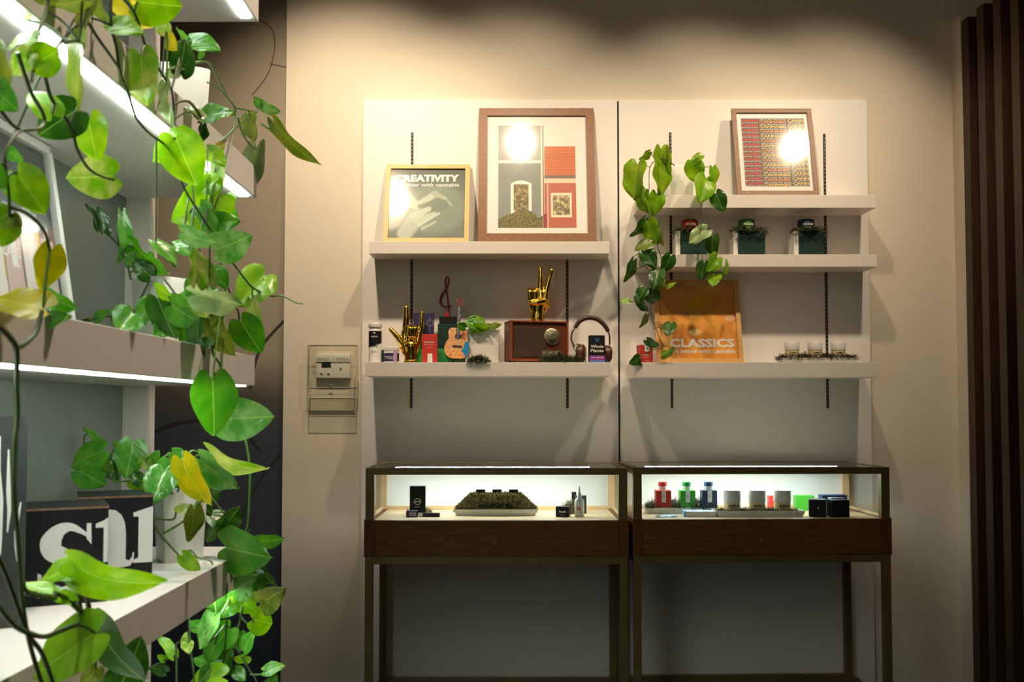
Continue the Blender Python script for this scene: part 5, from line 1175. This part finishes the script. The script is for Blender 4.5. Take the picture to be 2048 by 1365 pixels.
carton('red_flat_box', 'low red box half hidden between the cream jars', 1536, 1552, 993, z, 4.30, .04, M_red, R(2))
carton('navy_flat_box', 'low navy box behind the two black cubes', 1640, 1690, 991, z, 4.24, .05, M_navy, R(2))
def ex7(t, W, h, y):
    mb = MB(); mb.poly([(-.002, h*.42), (.003, h*.45), (.006, h*.62), (.001, h*.56)], y, M_whitep); mb.build('emblem', t)
t = carton('black_cube_box', 'black cube box with small white emblem in the right case', 1619, 1651.5, 1000, z, 4.05, .065, M_blackcard, R(-14), extra=ex7)
carton('black_cube_box', 'plain black cube box at the right end of the right case', 1658, 1694, 1001, z, 4.05, .06, M_blackcard, R(6))
mb = MB(); bb = base(1674, z, 4.08); hh = height(1001, z, 4.05); o = thing('card_sleeve', 'small white and pink card lying on the plain black cube box', 'card', (bb.x, bb.y+.03, z+hh)); mb.box(-.03, .028, -.02, .02, 0, .004, M_ltblue, .0005); mb.box(-.025, .02, -.0205, .0, .004, .0055, M_lilac); mb.build('card', o)
# ================================================================== THERMOSTAT
D = 4.495; p0 = at(617, 834, D); p1 = at(716.5, 690.5, D); cx, cz = (p0.x+p1.x)/2, p0.z; W = p1.x-p0.x; Hh = p1.z-p0.z
k = D/F
t = thing('thermostat', 'white wall thermostat with small dark display under the clear guard', 'thermostat', (cx, 0, cz))
def Q(px, py): return ((px-666.75)*k, (834-py)*k)
a, b = Q(634, 757), Q(702, 709); mb = MB(); mb.box(a[0], b[0], -.030, 0, a[1], b[1], M_white, .004); mb.build('body', t, True)
a, b = Q(634.5, 727), Q(701.5, 710); mb = MB(); mb.box(a[0], b[0], -.034, -.029, a[1]+.004, b[1], M_white, .002); mb.build('door_flap', t, True)
a, b = Q(645, 736), Q(663.5, 723); mb = MB(); mb.box(a[0], b[0], -.0315, -.029, a[1], b[1], mat('lcd_display', (.02, .03, .024), .25, noise=.1), .0005); mb.build('display', t)
for px, py in ((645.5, 748), (659.5, 748), (683, 724), (683, 738)):
    a = Q(px, py); mb = MB(); mb.lathe([(.0055, -.029), (.0055, -.0325), (.004, -.0335)], M_brass if py > 745 else M_grey, 0, 0, 16, 'y'); o = mb.build('button', t, True); o.location = (a[0], 0, a[1])
t = thing('thermostat_guard', 'clear plastic lockable guard box over the wall thermostat', 'cover', (cx, 0, cz))
M_edge = mat('plastic_edge', (.50, .49, .40), .25, noise=.05)
def shell(x0, x1, z0, z1, d, name):
    mb = MB(); q = .008
    mb.add([(x0, -d, z0), (x1, -d, z0), (x1, -d, z1), (x0, -d, z1), (x0-q*.3, 0, z0), (x1+q*.3, 0, z0), (x1+q*.3, 0, z1), (x0-q*.3, 0, z1)], [(0, 1, 2, 3), (0, 3, 7, 4), (1, 5, 6, 2), (3, 2, 6, 7), (0, 4, 5, 1)], M_plastic)
    o = mb.build(name, t); mb = MB(); e = .0011
    for y in (-d, -.001):
        P = [Vector((x0, y, z0)), Vector((x1, y, z0)), Vector((x1, y, z1)), Vector((x0, y, z1))]
        for k in range(4): mb.tube([P[k], P[(k+1) % 4]], e, M_edge, 6)
    mb.build('rim', o)
shell(-W/2+.002, W/2-.002, Q(0, 776)[1], Hh-.002, .056, 'cover_box'); shell(-W/2+.006, W/2-.006, .003, Q(0, 797)[1], .040, 'lower_box')
mb = MB()
for q in ((-W/2+.014, -W/2+.018, Q(0, 770)[1], Q(0, 712)[1]), (W/2-.018, W/2-.014, Q(0, 770)[1], Q(0, 712)[1])): mb.box(q[0], q[1], -.0585, -.0565, q[2], q[3], M_edge, .0008)
for i in range(8):
    for sx in (-1, 1): mb.box(sx*(.018+i*.009), sx*(.018+i*.009)+.003, -.0585, -.0565, Q(0, 704)[1], Q(0, 699)[1], M_edge)
mb.box(-W/2+.01, W/2-.01, -.046, -.041, Q(0, 791)[1], Q(0, 787)[1], M_edge, .001)
mb.build('vent_ribs', t)
mb = MB(); mb.lathe([(.009, -.060), (.009, -.067), (.007, -.069)], M_brass, 0, 0, 18, 'y'); lk = mb.build('lock', t, True); lk.location = (0, 0, Q(0, 773)[1])
